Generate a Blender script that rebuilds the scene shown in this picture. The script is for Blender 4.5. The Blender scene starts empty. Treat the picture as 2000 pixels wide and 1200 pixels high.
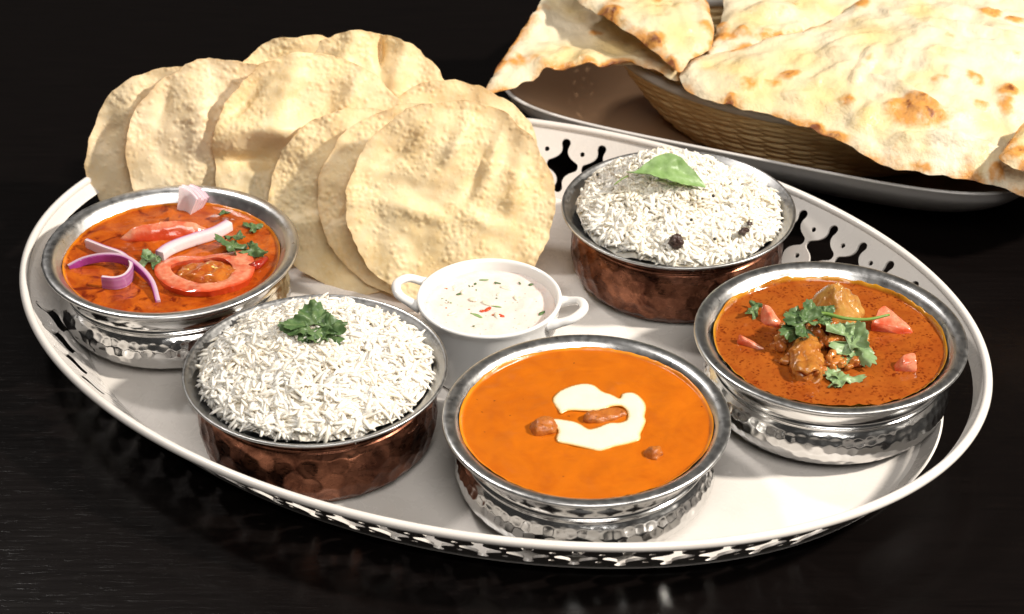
import bpy, math, random
import numpy as np
from mathutils import Vector, Matrix, Euler
from mathutils.geometry import delaunay_2d_cdt

random.seed(7)
SC = bpy.context.scene
COL = SC.collection
S = 0.01                 # everything below is authored in centimetres
YO = 90.0                # world y of the tray centre, measured from the camera foot
R_ = math.radians

# ------------------------------------------------------------------ camera
PITCH = R_(33.3)
FPX = 2556.0 / math.tan(PITCH)          # focal length in photo pixels (2000 wide)
CAMZ = FPX * 14 / 522 * math.sin(PITCH) + 4.9
cd = bpy.data.cameras.new('camera'); cam = bpy.data.objects.new('camera', cd); COL.objects.link(cam)
cam.location = (0, -YO * S, CAMZ * S)
cam.rotation_euler = (R_(90) - PITCH, 0, 0)
cd.sensor_width = 36; cd.lens = FPX * 36 / 2000
cd.clip_start = 0.02; cd.clip_end = 50
cd.dof.use_dof = True; cd.dof.focus_distance = 1.02; cd.dof.aperture_fstop = 15
SC.camera = cam
# ------------------------------------------------------------------ world, lamps, exposure
wd = bpy.data.worlds.new('World'); SC.world = wd; wd.use_nodes = True
bg = wd.node_tree.nodes['Background']; bg.inputs[0].default_value = (1.0, 0.96, 0.91, 1); bg.inputs[1].default_value = 0.035

def lamp(name, az, el, dist, size, power, color, target=(0, 0, 0.03), shape='DISK'):
    l = bpy.data.lights.new(name, 'AREA'); l.shape = shape; l.size = size; l.energy = power; l.color = color
    o = bpy.data.objects.new(name, l); COL.objects.link(o)
    d = Vector((math.cos(az) * math.cos(el), math.sin(az) * math.cos(el), math.sin(el)))
    o.location = Vector(target) + d * dist
    o.rotation_euler = d.to_track_quat('Z', 'Y').to_euler()
    return o
lamp('key_lamp', R_(-12), R_(40), 2.2, 0.14, 72, (1.0, 0.93, 0.83))
lamp('front_lamp', R_(-80), R_(52), 1.7, 0.85, 15, (1.0, 0.955, 0.90))
lamp('back_lamp', R_(140), R_(56), 1.9, 0.20, 14, (1.0, 0.95, 0.90))
SC.render.engine = 'CYCLES'
SC.cycles.max_bounces = 7; SC.cycles.diffuse_bounces = 6; SC.cycles.glossy_bounces = 4; SC.cycles.transmission_bounces = 2; SC.cycles.caustics_reflective = False; SC.cycles.caustics_refractive = False
SC.view_settings.view_transform = 'Standard'
SC.view_settings.look = 'None'
SC.view_settings.exposure = 0.0
SC.view_settings.gamma = 1.0

# ------------------------------------------------------------------ maths helpers
CT, ST = math.cos(PITCH), math.sin(PITCH)
def bp(x, y, z):
    """a point of the place seen at photo position x, y, standing at height z (cm)"""
    u = (x - 1000) / FPX; v = (y - 600) / FPX
    dz = -ST - v * CT
    t = (z - CAMZ) / dz
    return np.array([u * t, (CT - v * ST) * t - YO, z])

def ray(x, y):
    u = (x - 1000) / FPX; v = (y - 600) / FPX
    return np.array([u, CT - v * ST, -ST - v * CT])

def pn(P, seed=0):
    """gradient noise, about -0.7..0.7"""
    P = np.asarray(P, float)
    rs = np.random.RandomState(seed)
    perm = rs.permutation(256); perm = np.concatenate([perm, perm, perm])
    g = rs.normal(size=(256, 3)); g /= np.linalg.norm(g, axis=1)[:, None]
    I = np.floor(P).astype(int); Fr = P - I; I &= 255
    w = Fr * Fr * Fr * (Fr * (Fr * 6 - 15) + 10)
    out = np.zeros(len(P))
    for dx in (0, 1):
        for dy in (0, 1):
            for dz in (0, 1):
                h = perm[perm[perm[I[:, 0] + dx] + I[:, 1] + dy] + I[:, 2] + dz] & 255
                d = (g[h] * (Fr - (dx, dy, dz))).sum(1)
                out += d * np.where(dx, w[:, 0], 1 - w[:, 0]) * np.where(dy, w[:, 1], 1 - w[:, 1]) * np.where(dz, w[:, 2], 1 - w[:, 2])
    return out * 1.5
def fbm(P, seed=0, octv=3):
    a, o, s = 1.0, 0, 1.0
    for k in range(octv):
        o = o + a * pn(np.asarray(P) * s + 17.3 * k, seed + k); a *= .5; s *= 2.03
    return o
def P3(x, y, z=0.0):
    x = np.asarray(x, float); return np.stack([x, np.broadcast_to(y, x.shape), np.broadcast_to(z, x.shape)], 1)
def sstep(a, b, x):
    t = np.clip((x - a) / (b - a), 0, 1); return t * t * (3 - 2 * t)

def cat_closed(pts, spacing):
    """smooth closed outline resampled at a spacing"""
    p = np.asarray(pts, float); n = len(p); out = []
    for i in range(n):
        p0, p1, p2, p3 = p[i - 1], p[i], p[(i + 1) % n], p[(i + 2) % n]
        k = max(1, int(round(np.linalg.norm(p2 - p1) / spacing)))
        for j in range(k):
            t = j / k
            out.append(.5 * ((2 * p1) + (p2 - p0) * t + (2 * p0 - 5 * p1 + 4 * p2 - p3) * t * t + (3 * p1 - p0 - 3 * p2 + p3) * t ** 3))
    return np.array(out)
def cat_open(pts, n):
    p = np.asarray(pts, float); p = np.vstack([2 * p[0] - p[1], p, 2 * p[-1] - p[-2]])
    m = len(p) - 3; out = []
    for q in np.linspace(0, m - 1e-9, n):
        i = int(q); t = q - i; p0, p1, p2, p3 = p[i:i + 4]
        out.append(.5 * ((2 * p1) + (p2 - p0) * t + (2 * p0 - 5 * p1 + 4 * p2 - p3) * t * t + (3 * p1 - p0 - 3 * p2 + p3) * t ** 3))
    return np.array(out)
def inside(poly, Q):
    x, y = Q[:, 0], Q[:, 1]; r = np.zeros(len(Q), bool); n = len(poly); j = n - 1
    for i in range(n):
        xi, yi = poly[i]; xj, yj = poly[j]
        c = ((yi > y) != (yj > y))
        with np.errstate(divide='ignore', invalid='ignore'):
            r ^= c & (x < (xj - xi) * (y - yi) / (yj - yi + 1e-15) + xi)
        j = i
    return r
def bdist(polys, Q):
    d = np.full(len(Q), 1e9)
    for p in polys:
        for k in range(0, len(p), 64):
            d = np.minimum(d, np.sqrt(((Q[:, None, :] - p[None, k:k + 64, :]) ** 2).sum(2)).min(1))
    return d
def cdt(outer, holes=(), spacing=.2, extra_gap=.45):
    """triangulate an outline with holes; outline points are kept as they are"""
    polys = [np.asarray(outer)[:, :2]] + [np.asarray(h)[:, :2] for h in holes]
    lo, hi = polys[0].min(0), polys[0].max(0)
    gx = np.arange(lo[0], hi[0], spacing); gy = np.arange(lo[1], hi[1], spacing * .866)
    G = np.array([(x + (spacing / 2 if j % 2 else 0), y) for j, y in enumerate(gy) for x in gx]).reshape(-1, 2)
    if len(G):
        k = inside(polys[0], G)
        for h in polys[1:]: k &= ~inside(h, G)
        G = G[k]
        if len(G): G = G[bdist(polys, G) > spacing * extra_gap]
    vs, es, b = [], [], 0
    for p in polys:
        vs += [Vector((float(a), float(c))) for a, c in p]
        es += [(b + i, b + (i + 1) % len(p)) for i in range(len(p))]; b += len(p)
    vs += [Vector((float(a), float(c))) for a, c in G]
    V, _, F, *_r = delaunay_2d_cdt(vs, es, [], 0, 1e-6)
    V = np.array([(v.x, v.y) for v in V]); F = np.array([f for f in F if len(f) == 3])
    c = V[F].mean(1); k = inside(polys[0], c)
    for h in polys[1:]: k &= ~inside(h, c)
    F = F[k]
    return V, F, bdist(polys, V)
def vnorm(V, F):
    n = np.zeros_like(V); a = np.cross(V[F[:, 1]] - V[F[:, 0]], V[F[:, 2]] - V[F[:, 0]])
    for k in range(3): np.add.at(n, F[:, k], a)
    return n / (np.linalg.norm(n, axis=1)[:, None] + 1e-12)
def thicken(V, F, th, centre=.5):
    """closed solid from a triangle sheet; th may vary per vertex"""
    n = vnorm(V, F); th = np.broadcast_to(np.asarray(th, float), (len(V),))[:, None]; N = len(V)
    T = V + n * th * centre; B = V - n * th * (1 - centre)
    cnt = {}
    for f in F:
        for a, b in ((f[0], f[1]), (f[1], f[2]), (f[2], f[0])):
            cnt[(a, b)] = 1
    side = []
    for (a, b) in cnt:
        if (b, a) not in cnt:
            side.append((a, a + N, b + N)); side.append((a, b + N, b))
    FF = np.vstack([F, F[:, ::-1] + N] + ([np.array(side)] if side else []))
    return np.vstack([T, B]), FF
def rbf(P, z, Q):
    P = np.asarray(P, float); z = np.asarray(z, float)
    n = len(P); A = np.zeros((n + 3, n + 3)); d = np.linalg.norm(P[:, None] - P[None], axis=2)
    A[:n, :n] = d; A[:n, n] = 1; A[:n, n + 1:] = P; A[n, :n] = 1; A[n + 1:, :n] = P.T
    w = np.linalg.solve(A + np.eye(n + 3) * 1e-9, np.concatenate([z, [0, 0, 0]]))
    D = np.linalg.norm(Q[:, None] - P[None], axis=2)
    return D @ w[:n] + w[n] + Q @ w[n + 1:]

# ------------------------------------------------------------------ object helpers
def mesh_data(name, V, F, m, smooth=True, sharp=None, attrs=None):
    V = np.asarray(V, float) * S
    me = bpy.data.meshes.new(name)
    if isinstance(F, np.ndarray):
        k = F.shape[1]; F = np.ascontiguousarray(F, dtype=np.int32)
        me.vertices.add(len(V)); me.vertices.foreach_set('co', V.astype(np.float32).ravel())
        me.loops.add(F.size); me.loops.foreach_set('vertex_index', F.ravel())
        me.polygons.add(len(F)); me.polygons.foreach_set('loop_start', np.arange(0, F.size, k, dtype=np.int32))
        me.update(calc_edges=True); me.validate()
    else:
        me.from_pydata(V.tolist(), [], [list(map(int, f)) for f in F]); me.update()
    me.polygons.foreach_set('use_smooth', np.full(len(me.polygons), smooth))
    if sharp: me.set_sharp_from_angle(angle=R_(sharp))
    for an, arr in (attrs or {}).items():
        at = me.attributes.new(an, 'FLOAT', 'POINT'); at.data.foreach_set('value', np.asarray(arr, np.float32))
    if m: me.materials.append(m)
    return me
def link(name, me, parent=None, loc=(0, 0, 0), rot=(0, 0, 0)):
    o = bpy.data.objects.new(name, me); COL.objects.link(o)
    if parent: o.parent = parent
    o.location = (loc[0] * S, loc[1] * S, loc[2] * S); o.rotation_euler = rot
    return o
def part(name, V, F, m, parent=None, loc=(0, 0, 0), rot=(0, 0, 0), **k):
    return link(name, mesh_data(name, V, F, m, **k), parent, loc, rot)
def tag(o, label, cat=None, group=None, kind=None):
    if label: o['label'] = label
    if cat: o['category'] = cat
    if group: o['group'] = group
    if kind: o['kind'] = kind
    return o
def thing(name, label, cat, loc=(0, 0, 0), rot=(0, 0, 0), group=None):
    o = bpy.data.objects.new(name, None); COL.objects.link(o)
    o.location = tuple(c * S for c in loc); o.rotation_euler = rot; o.empty_display_size = .02
    return tag(o, label, cat, group)
def grid_quads(nr, nc, wrap=True):
    i = np.arange(nr - 1)[:, None]; j = np.arange(nc if wrap else nc - 1)[None]
    a = i * nc + j; b = i * nc + (j + 1) % nc
    return np.stack([a, b, b + nc, a + nc], 2).reshape(-1, 4)
def dense(prof, ds):
    p = np.asarray(prof, float); out = [p[0]]
    for a, b in zip(p[:-1], p[1:]):
        k = max(1, int(np.ceil(np.linalg.norm(b - a) / ds)))
        for j in range(1, k + 1): out.append(a + (b - a) * j / k)
    return np.array(out)
def lathe(prof, n=144, disp=None):
    """prof (r,z) from the outside bottom up and over, so that normals face out"""
    p = np.asarray(prof, float); m = len(p)
    th = np.linspace(0, 2 * np.pi, n, endpoint=False)
    r = np.repeat(p[:, 0], n); z = np.repeat(p[:, 1], n); t = np.tile(th, m)
    if disp is not None:
        tg = np.gradient(p, axis=0); tg /= np.linalg.norm(tg, axis=1)[:, None] + 1e-9
        s = np.concatenate([[0], np.cumsum(np.linalg.norm(np.diff(p, axis=0), axis=1))])
        d = disp(t, np.repeat(s, n), s[-1], np.repeat(p[:, 0], n))
        r = r + d * np.repeat(tg[:, 1], n); z = z - d * np.repeat(tg[:, 0], n)
    return np.stack([r * np.cos(t), r * np.sin(t), z], 1), grid_quads(m, n)
def smooth_prof(pts, n): return cat_open(pts, n)
def tube(path, rad, n=8, flat=1.0, up=(0, 0, 1), closed=False):
    p = np.asarray(path, float); m = len(p); rad = np.broadcast_to(rad, (m,))
    tg = (np.roll(p, -1, 0) - np.roll(p, 1, 0)) if closed else np.gradient(p, axis=0)
    tg /= np.linalg.norm(tg, axis=1)[:, None] + 1e-12
    u = np.asarray(up, float)[None] - (tg @ np.asarray(up, float))[:, None] * tg
    bad = np.linalg.norm(u, axis=1) < 1e-3; u[bad] = np.cross(tg[bad], (1, .3, 0))
    u /= np.linalg.norm(u, axis=1)[:, None]; w = np.cross(tg, u)
    a = np.linspace(0, 2 * np.pi, n, endpoint=False)
    V = (p[:, None] + rad[:, None, None] * (np.cos(a)[None, :, None] * w[:, None] + flat * np.sin(a)[None, :, None] * u[:, None])).reshape(-1, 3)
    if closed:
        i = np.arange(m)[:, None]; j = np.arange(n)[None]
        F = np.stack([i * n + j, i * n + (j + 1) % n, ((i + 1) % m) * n + (j + 1) % n, ((i + 1) % m) * n + j], 2).reshape(-1, 4)
        return V, F
    F = grid_quads(m, n).tolist(); F.append(list(range(n))[::-1]); F.append([(m - 1) * n + k for k in range(n)])
    return V, F
def ico(sub):
    import bmesh
    b = bmesh.new(); bmesh.ops.create_icosphere(b, subdivisions=sub, radius=1)
    V = np.array([v.co[:] for v in b.verts]); F = np.array([[v.index for v in f.verts] for f in b.faces]); b.free(); return V, F
ICO = {k: ico(k) for k in (1, 2, 3, 4, 5)}
def rotm(rot): return np.array(Euler(rot).to_matrix())
def blob(c, rad, rot=(0, 0, 0), seed=0, amp=.12, freq=1.2, sub=3, pw=1.0):
    V, F = ICO[sub]; n = V.copy()
    if pw != 1.0: V = np.sign(V) * np.abs(V) ** pw
    V = V * np.asarray(rad)
    V = V + n * (amp * fbm(V * freq + seed * 3.1, seed, 3))[:, None]
    return V @ rotm(rot).T + np.asarray(c), F
def merge(items):
    Vs, Fs, b = [], [], 0
    for V, F in items:
        Vs.append(V); Fs.append(np.asarray(F) + b); b += len(V)
    return np.vstack(Vs), np.vstack(Fs)

# ------------------------------------------------------------------ material helpers
class NT:
    def __init__(s, name):
        s.m = bpy.data.materials.new(name); s.m.use_nodes = True
        s.t = s.m.node_tree; s.n = s.t.nodes; s.b = s.n['Principled BSDF']; s.out = s.n['Material Output']; s._c = None
    def L(s, a, b): s.t.links.new(a, b)
    def coord(s):
        if s._c is None: s._c = s.n.new('ShaderNodeTexCoord').outputs['Object']
        return s._c
    def mapped(s, scale=(1, 1, 1), rot=(0, 0, 0)):
        n = s.n.new('ShaderNodeMapping'); s.L(s.coord(), n.inputs[0]); n.inputs['Scale'].default_value = scale; n.inputs['Rotation'].default_value = rot
        return n.outputs[0]
    def noise(s, scale, detail=4, rough=.55, dist=0, vec=None):
        n = s.n.new('ShaderNodeTexNoise'); s.L(vec or s.coord(), n.inputs['Vector'])
        n.inputs['Scale'].default_value = scale; n.inputs['Detail'].default_value = detail; n.inputs['Roughness'].default_value = rough; n.inputs['Distortion'].default_value = dist
        return n.outputs['Fac']
    def voro(s, scale, feature='F1', rnd=1, vec=None, out='Distance'):
        n = s.n.new('ShaderNodeTexVoronoi'); n.feature = feature; s.L(vec or s.coord(), n.inputs['Vector'])
        n.inputs['Scale'].default_value = scale; n.inputs['Randomness'].default_value = rnd
        return n.outputs[out]
    def attr(s, name):
        n = s.n.new('ShaderNodeAttribute'); n.attribute_name = name; return n.outputs['Fac']
    def ramp(s, fac, stops):
        n = s.n.new('ShaderNodeValToRGB'); s.L(fac, n.inputs[0]); e = n.color_ramp.elements
        while len(e) < len(stops): e.new(.5)
        for k, (p, c) in enumerate(stops):
            e[k].position = p; e[k].color = (c, c, c, 1) if isinstance(c, (int, float)) else (*c, 1)
        return n.outputs[0]
    def mix(s, fac, a, b, mode='MIX'):
        n = s.n.new('ShaderNodeMix'); n.data_type = 'RGBA'; n.blend_type = mode
        for v, i in ((fac, n.inputs[0]), (a, n.inputs[6]), (b, n.inputs[7])):
            if isinstance(v, (int, float)): i.default_value = v if i.type == 'VALUE' else (v, v, v, 1)
            elif isinstance(v, tuple): i.default_value = (*v, 1)
            else: s.L(v, i)
        return n.outputs[2]
    def math(s, op, a, b=0.0):
        n = s.n.new('ShaderNodeMath'); n.operation = op
        for v, i in ((a, n.inputs[0]), (b, n.inputs[1])):
            if isinstance(v, (int, float)): i.default_value = v
            else: s.L(v, i)
        return n.outputs[0]
    def set(s, **k):
        for a, v in k.items():
            i = s.b.inputs[{'col': 'Base Color', 'rough': 'Roughness', 'metal': 'Metallic', 'spec': 'Specular IOR Level', 'sss': 'Subsurface Weight', 'srad': 'Subsurface Radius', 'ssc': 'Subsurface Scale', 'coat': 'Coat Weight', 'coatr': 'Coat Roughness', 'trans': 'Transmission Weight', 'sheen': 'Sheen Weight', 'ior': 'IOR'}[a]]
            if isinstance(v, (int, float)): i.default_value = v
            elif isinstance(v, tuple): i.default_value = (*v, 1) if i.type == 'RGBA' else v
            else: s.L(v, i)
        return s
    def bump(s, *hs):
        prev = None
        for h, dist, st in hs:
            n = s.n.new('ShaderNodeBump'); n.inputs['Distance'].default_value = dist; n.inputs['Strength'].default_value = st; s.L(h, n.inputs['Height'])
            if prev: s.L(prev, n.inputs['Normal'])
            prev = n.outputs[0]
        s.L(prev, s.b.inputs['Normal']); return s
    def translucent(s, fac, col):
        t = s.n.new('ShaderNodeBsdfTranslucent'); mx = s.n.new('ShaderNodeMixShader'); mx.inputs[0].default_value = fac
        if isinstance(col, tuple): t.inputs[0].default_value = (*col, 1)
        else: s.L(col, t.inputs[0])
        s.L(s.b.outputs[0], mx.inputs[1]); s.L(t.outputs[0], mx.inputs[2]); s.L(mx.outputs[0], s.out.inputs[0]); return s
M = {}
# table: black stained wood with fine grain, satin lacquer
m = NT('table_wood'); g = m.noise(60, 6, .6, .4, m.mapped((.35, 6, 1))); g2 = m.noise(500, 3, .6, 0, m.mapped((.12, 2.2, 1)))
m.set(col=m.mix(g, (.0018, .0014, .0014), (.0055, .0038, .0034)), rough=m.ramp(g, [(.3, .22), (.7, .27)]), spec=.24)
m.bump((g, .0003, .10), (m.ramp(g2, [(.60, 0), (.72, 1)]), .0003, .16)); M['table'] = m.m
# tray enamel
m = NT('tray_enamel'); g = m.noise(25, 4); sp = m.noise(900, 2)
m.set(col=m.mix(m.ramp(g, [(.35, 0), (.7, 1)]), (.78, .735, .69), (.73, .68, .63)), rough=m.ramp(m.noise(60, 5, .65, .8), [(.3, .16), (.7, .38)]), spec=.5)
m.bump((sp, .0002, .12)); M['tray'] = m.m
# metals
m = NT('steel_satin'); g = m.noise(300, 4, .6, 0, m.mapped((1, 1, .2))); g2 = m.noise(40, 3)
m.set(col=m.mix(g2, (.70, .695, .685), (.60, .595, .585)), metal=1, rough=m.ramp(g, [(.3, .27), (.7, .40)])); m.bump((g, .0002, .15)); M['steel_satin'] = m.m
m = NT('steel_polished'); g = m.noise(90, 4); m.set(col=(.74, .735, .725), metal=1, rough=m.ramp(g, [(.3, .10), (.75, .20)])); m.bump((m.noise(260, 3), .0002, .10)); M['steel_polished'] = m.m
m = NT('steel_hammered'); g = m.noise(120, 4); m.set(col=m.mix(m.noise(60, 3), (.76, .755, .745), (.62, .615, .605)), metal=1, rough=m.ramp(g, [(.3, .10), (.75, .24)])); m.bump((m.noise(300, 3), .0003, .12)); M['steel_hammered'] = m.m
m = NT('copper_hammered'); g = m.noise(70, 5, .65, .6); g2 = m.noise(240, 4, .6, 0, m.mapped((1, 1, 2.5)))
m.set(col=m.mix(m.ramp(g, [(.35, 0), (.62, 1)]), (.065, .024, .015), (.25, .104, .062)), metal=1, rough=m.ramp(g2, [(.3, .22), (.75, .40)])); m.bump((g2, .0004, .25)); M['copper'] = m.m
m = NT('tinned_steel'); g = m.noise(60, 4); m.set(col=m.mix(g, (.54, .535, .525), (.44, .435, .43)), metal=1, rough=m.ramp(m.noise(400, 3), [(.3, .30), (.7, .46)])); M['tin'] = m.m
# porcelain
m = NT('porcelain'); m.set(col=(.80, .785, .765), rough=.12, spec=.55, ); m.bump((m.noise(40, 2), .0004, .08)); M['porcelain'] = m.m
m = NT('platter_glaze'); g = m.noise(30, 3); m.set(col=m.mix(g, (.66, .635, .61), (.60, .575, .55)), rough=.30); m.bump((m.noise(500, 2), .0002, .1)); M['platter'] = m.m
m = NT('platter_inside'); g = m.noise(18, 3, .5, .3); m.set(col=m.mix(g, (.34, .205, .115), (.25, .145, .08)), rough=.28); M['platter_in'] = m.m
# papad
def papad_mat(name, a, b, c):
    m = NT(name); big = m.noise(45, 3, .55); fine = m.noise(420, 4, .65); bub = m.voro(330, 'SMOOTH_F1'); t = m.attr('toast')
    col = m.mix(m.ramp(big, [(.35, 0), (.68, 1)]), a, b); col = m.mix(m.ramp(fine, [(.42, 0), (.75, .55)]), col, c)
    col = m.mix(m.math('MULTIPLY', t, .8), col, (.60, .34, .115)); 
    specks = m.ramp(m.voro(260, 'F1'), [(.0, 1), (.10, 0)])
    col = m.mix(m.math('MULTIPLY', specks, .40), col, (.46, .24, .08))
    m.set(col=col, rough=.44, spec=.35)
    bm = m.ramp(bub, [(.0, 1), (.42, 0)]); patch = m.ramp(m.noise(60, 3), [(.40, .25), (.62, 1)])
    m.bump((m.math('MULTIPLY', bm, patch), .0008, .38), (fine, .0004, .28)); m.translucent(.22, (1.0, .68, .24)); return m.m
M['papad'] = papad_mat('papad_crisp', (.95, .80, .50), (.93, .73, .38), (.97, .88, .64))
M['papad2'] = papad_mat('papad_crisp_pale', (.94, .80, .54), (.91, .73, .43), (.96, .87, .66))
# naan
m = NT('naan_bread'); t = m.attr('toast'); y = m.attr('butter'); big = m.noise(40, 4, .6); fine = m.noise(350, 4, .65)
tt = m.math('ADD', t, m.math('MULTIPLY', m.math('SUBTRACT', fine, .5), .55))
col = m.mix(m.ramp(big, [(.3, 0), (.7, 1)]), (.75, .66, .50), (.68, .565, .38)); col = m.mix(m.math('MULTIPLY', y, .75), col, (.74, .545, .21))
col = m.mix(m.ramp(tt, [(.18, 0), (.62, 1)]), col, (.60, .28, .07)); col = m.mix(m.ramp(tt, [(.75, 0), (1.0, 1)]), col, (.20, .06, .018))
m.set(col=col, rough=m.mix(y, .44, .20), spec=.35, ); m.bump((fine, .0012, .45), (m.noise(110, 4), .0030, .55)); M['naan'] = m.m
# basket
m = NT('rattan'); g = m.noise(160, 4, .6, 0, m.mapped((1, 1, 3))); m.set(col=m.mix(g, (.58, .39, .17), (.78, .60, .32)), rough=.5); m.bump((g, .0004, .3)); M['rattan'] = m.m
m = NT('basket_rim'); m.set(col=(.46, .43, .39), rough=.42); m.bump((m.noise(200, 3), .0004, .2)); M['basket_rim'] = m.m
# rice
def rice_mat(name, c, c2):
    m = NT(name); g = m.noise(55, 3); m.set(col=m.mix(m.ramp(g, [(.42, 0), (.75, 1)]), c, c2), rough=.32, spec=.42, sss=.45, srad=(.0026, .0024, .0021), ssc=1.0); return m.m
M['rice'] = rice_mat('steamed_rice', (.90, .85, .755), (.88, .79, .64)); M['rice2'] = rice_mat('tempered_rice', (.90, .85, .75), (.87, .78, .60))
# curries
def curry(name, base, stops_dark, dark, spots, edge_col, oil=(.5, .1, .01), sscale=200, sp=(.10, .17), patch=None, rough=.22):
    m = NT(name); big = m.noise(55, 5, .6, .8); fine = m.noise(420, 4, .6)
    col = m.mix(m.ramp(big, stops_dark), base, dark)
    if patch: col = m.mix(m.ramp(m.noise(75, 5, .62, 1.2), [(.55, 0), (.66, 1)]), col, patch)
    warp = m.n.new('ShaderNodeVectorMath'); warp.operation = 'ADD'
    nz = m.n.new('ShaderNodeTexNoise'); nz.inputs['Scale'].default_value = 300; m.L(m.coord(), nz.inputs['Vector'])
    sc = m.n.new('ShaderNodeVectorMath'); sc.operation = 'SCALE'; sc.inputs['Scale'].default_value = .004; m.L(nz.outputs['Color'], sc.inputs[0])
    m.L(m.coord(), warp.inputs[0]); m.L(sc.outputs[0], warp.inputs[1])
    v = m.voro(sscale, 'F1', 1, warp.outputs[0]); msk = m.ramp(m.noise(130, 3), [(.38, .0), (.62, 1)])
    sm = m.math('MULTIPLY', m.ramp(v, [(sp[0], 1), (sp[1], 0)]), msk)
    col = m.mix(m.math('MULTIPLY', sm, spots), col, oil)
    v2 = m.voro(sscale * .42, 'F1', 1, warp.outputs[0]); col = m.mix(m.math('MULTIPLY', m.ramp(v2, [(.045, 1), (.075, 0)]), min(1, spots + .25)), col, (.10, .022, .006))
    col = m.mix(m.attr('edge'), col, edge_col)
    m.set(col=col, rough=rough, spec=.5)
    m.bump((fine, .0004, .25), (m.noise(140, 3), .0010, .22)); return m.m
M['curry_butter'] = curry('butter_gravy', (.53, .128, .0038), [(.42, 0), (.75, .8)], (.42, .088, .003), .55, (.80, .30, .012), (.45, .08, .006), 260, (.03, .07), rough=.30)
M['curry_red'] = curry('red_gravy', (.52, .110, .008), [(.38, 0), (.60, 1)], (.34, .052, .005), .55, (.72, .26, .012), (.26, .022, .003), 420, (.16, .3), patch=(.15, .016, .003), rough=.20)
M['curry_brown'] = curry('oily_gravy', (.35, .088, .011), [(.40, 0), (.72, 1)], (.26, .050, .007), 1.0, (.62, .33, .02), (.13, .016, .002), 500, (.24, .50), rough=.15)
m = NT('cream'); m.set(col=m.mix(m.attr('edge'), (.84, .78, .58), (.74, .36, .05)), rough=.25, sss=.25, srad=(.004, .003, .0015), ssc=1.0); m.bump((m.noise(120, 2), .0006, .2)); M['cream'] = m.m
m = NT('raita'); g = m.noise(90, 4, .6, .5); v = m.voro(230, 'F1'); v2 = m.voro(120, 'F1')
col = m.mix(m.ramp(g, [(.4, 0), (.65, 1)]), (.76, .675, .62), (.76, .62, .56)); col = m.mix(m.ramp(v, [(.06, .65), (.13, 0)]), col, (.16, .17, .09)); col = m.mix(m.ramp(v2, [(.06, .6), (.14, 0)]), col, (.55, .56, .36))
m.set(col=col, rough=.3, sss=.15, srad=(.004, .003, .002), ssc=1.0); m.bump((g, .0012, .5), (m.noise(300, 3), .0006, .3)); M['raita'] = m.m
# vegetables, meat, herbs
def leafm(name, a, b):
    m = NT(name); g = m.noise(220, 4, .6); vv = m.attr('vein'); col = m.mix(m.ramp(g, [(.3, 0), (.7, 1)]), a, b); col = m.mix(m.math('MULTIPLY', vv, .5), col, (.22, .30, .11))
    m.set(col=col, rough=.38, spec=.4); m.bump((g, .0006, .35)); m.translucent(.18, (.20, .34, .05)); return m.m
M['leaf'] = leafm('coriander_leaf', (.055, .120, .036), (.15, .235, .095))
M['leaf_pale'] = leafm('coriander_leaf_pale', (.20, .32, .13), (.34, .46, .24))
M['curry_leaf'] = leafm('curry_leaf', (.20, .34, .10), (.33, .49, .20))
m = NT('herb_stem'); m.set(col=(.17, .28, .055), rough=.35, sss=.1, srad=(.002, .003, .001), ssc=1.0); M['stem'] = m.m
m = NT('tomato'); g = m.noise(130, 4, .6); f = m.attr('flesh'); col = m.mix(f, m.mix(g, (.52, .040, .012), (.62, .085, .020)), m.mix(m.ramp(g, [(.38, 0), (.62, 1)]), (.64, .13, .06), (.77, .34, .20)))
m.set(col=col, rough=.2, spec=.5, coat=.6, coatr=.08, sss=.2, srad=(.006, .0018, .0008), ssc=1.0); m.bump((m.noise(300, 3), .0008, .4), (m.noise(90, 3), .0015, .3)); M['tomato'] = m.m
m = NT('tomato_pulp'); g = m.noise(180, 4, .6, .6); m.set(col=m.mix(m.ramp(g, [(.35, 0), (.65, 1)]), (.36, .055, .008), (.52, .16, .022)), rough=.2, coat=.35, coatr=.06, sss=.3, srad=(.006, .002, .0006), ssc=1.0); m.bump((g, .0015, .5)); M['pulp'] = m.m
m = NT('tomato_seed'); m.set(col=(.80, .56, .17), rough=.22, sss=.3, srad=(.003, .002, .001), ssc=1.0); M['seed'] = m.m
m = NT('red_onion'); p = m.attr('purple'); g = m.noise(200, 4, .6, 0, m.mapped((1, 1, .25)))
col = m.mix(p, m.mix(g, (.86, .79, .78), (.80, .66, .69)), m.mix(g, (.20, .015, .15), (.44, .075, .34))); m.set(col=col, rough=.22, spec=.5, sss=.25, srad=(.004, .0025, .003), ssc=1.0); m.bump((g, .0004, .2)); M['onion'] = m.m
def meat(name, a, b, c, rough=.25):
    m = NT(name); g = m.noise(110, 5, .62, .6); h = m.noise(420, 4, .6); col = m.mix(m.ramp(g, [(.33, 0), (.66, 1)]), a, b); col = m.mix(m.ramp(h, [(.55, 0), (.72, .7)]), col, c)
    m.set(col=col, rough=rough, spec=.45, coat=.35 if rough < .4 else .05, coatr=.1); m.bump((h, .0008, .4), (g, .0015, .4)); return m.m
M['tikka'] = meat('tikka_chicken', (.34, .088, .012), (.48, .155, .020), (.10, .020, .004), .42)
M['chicken'] = meat('stewed_chicken', (.38, .13, .020), (.50, .27, .065), (.22, .06, .010), .24)
M['masala'] = meat('onion_masala', (.34, .085, .018), (.52, .19, .035), (.16, .035, .008), .16)
M['chicken_dark'] = meat('glazed_chicken', (.34, .10, .016), (.48, .20, .035), (.17, .04, .008), .18)
m = NT('cucumber'); m.set(col=(.74, .70, .55), rough=.25); M['cucumber'] = m.m
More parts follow.
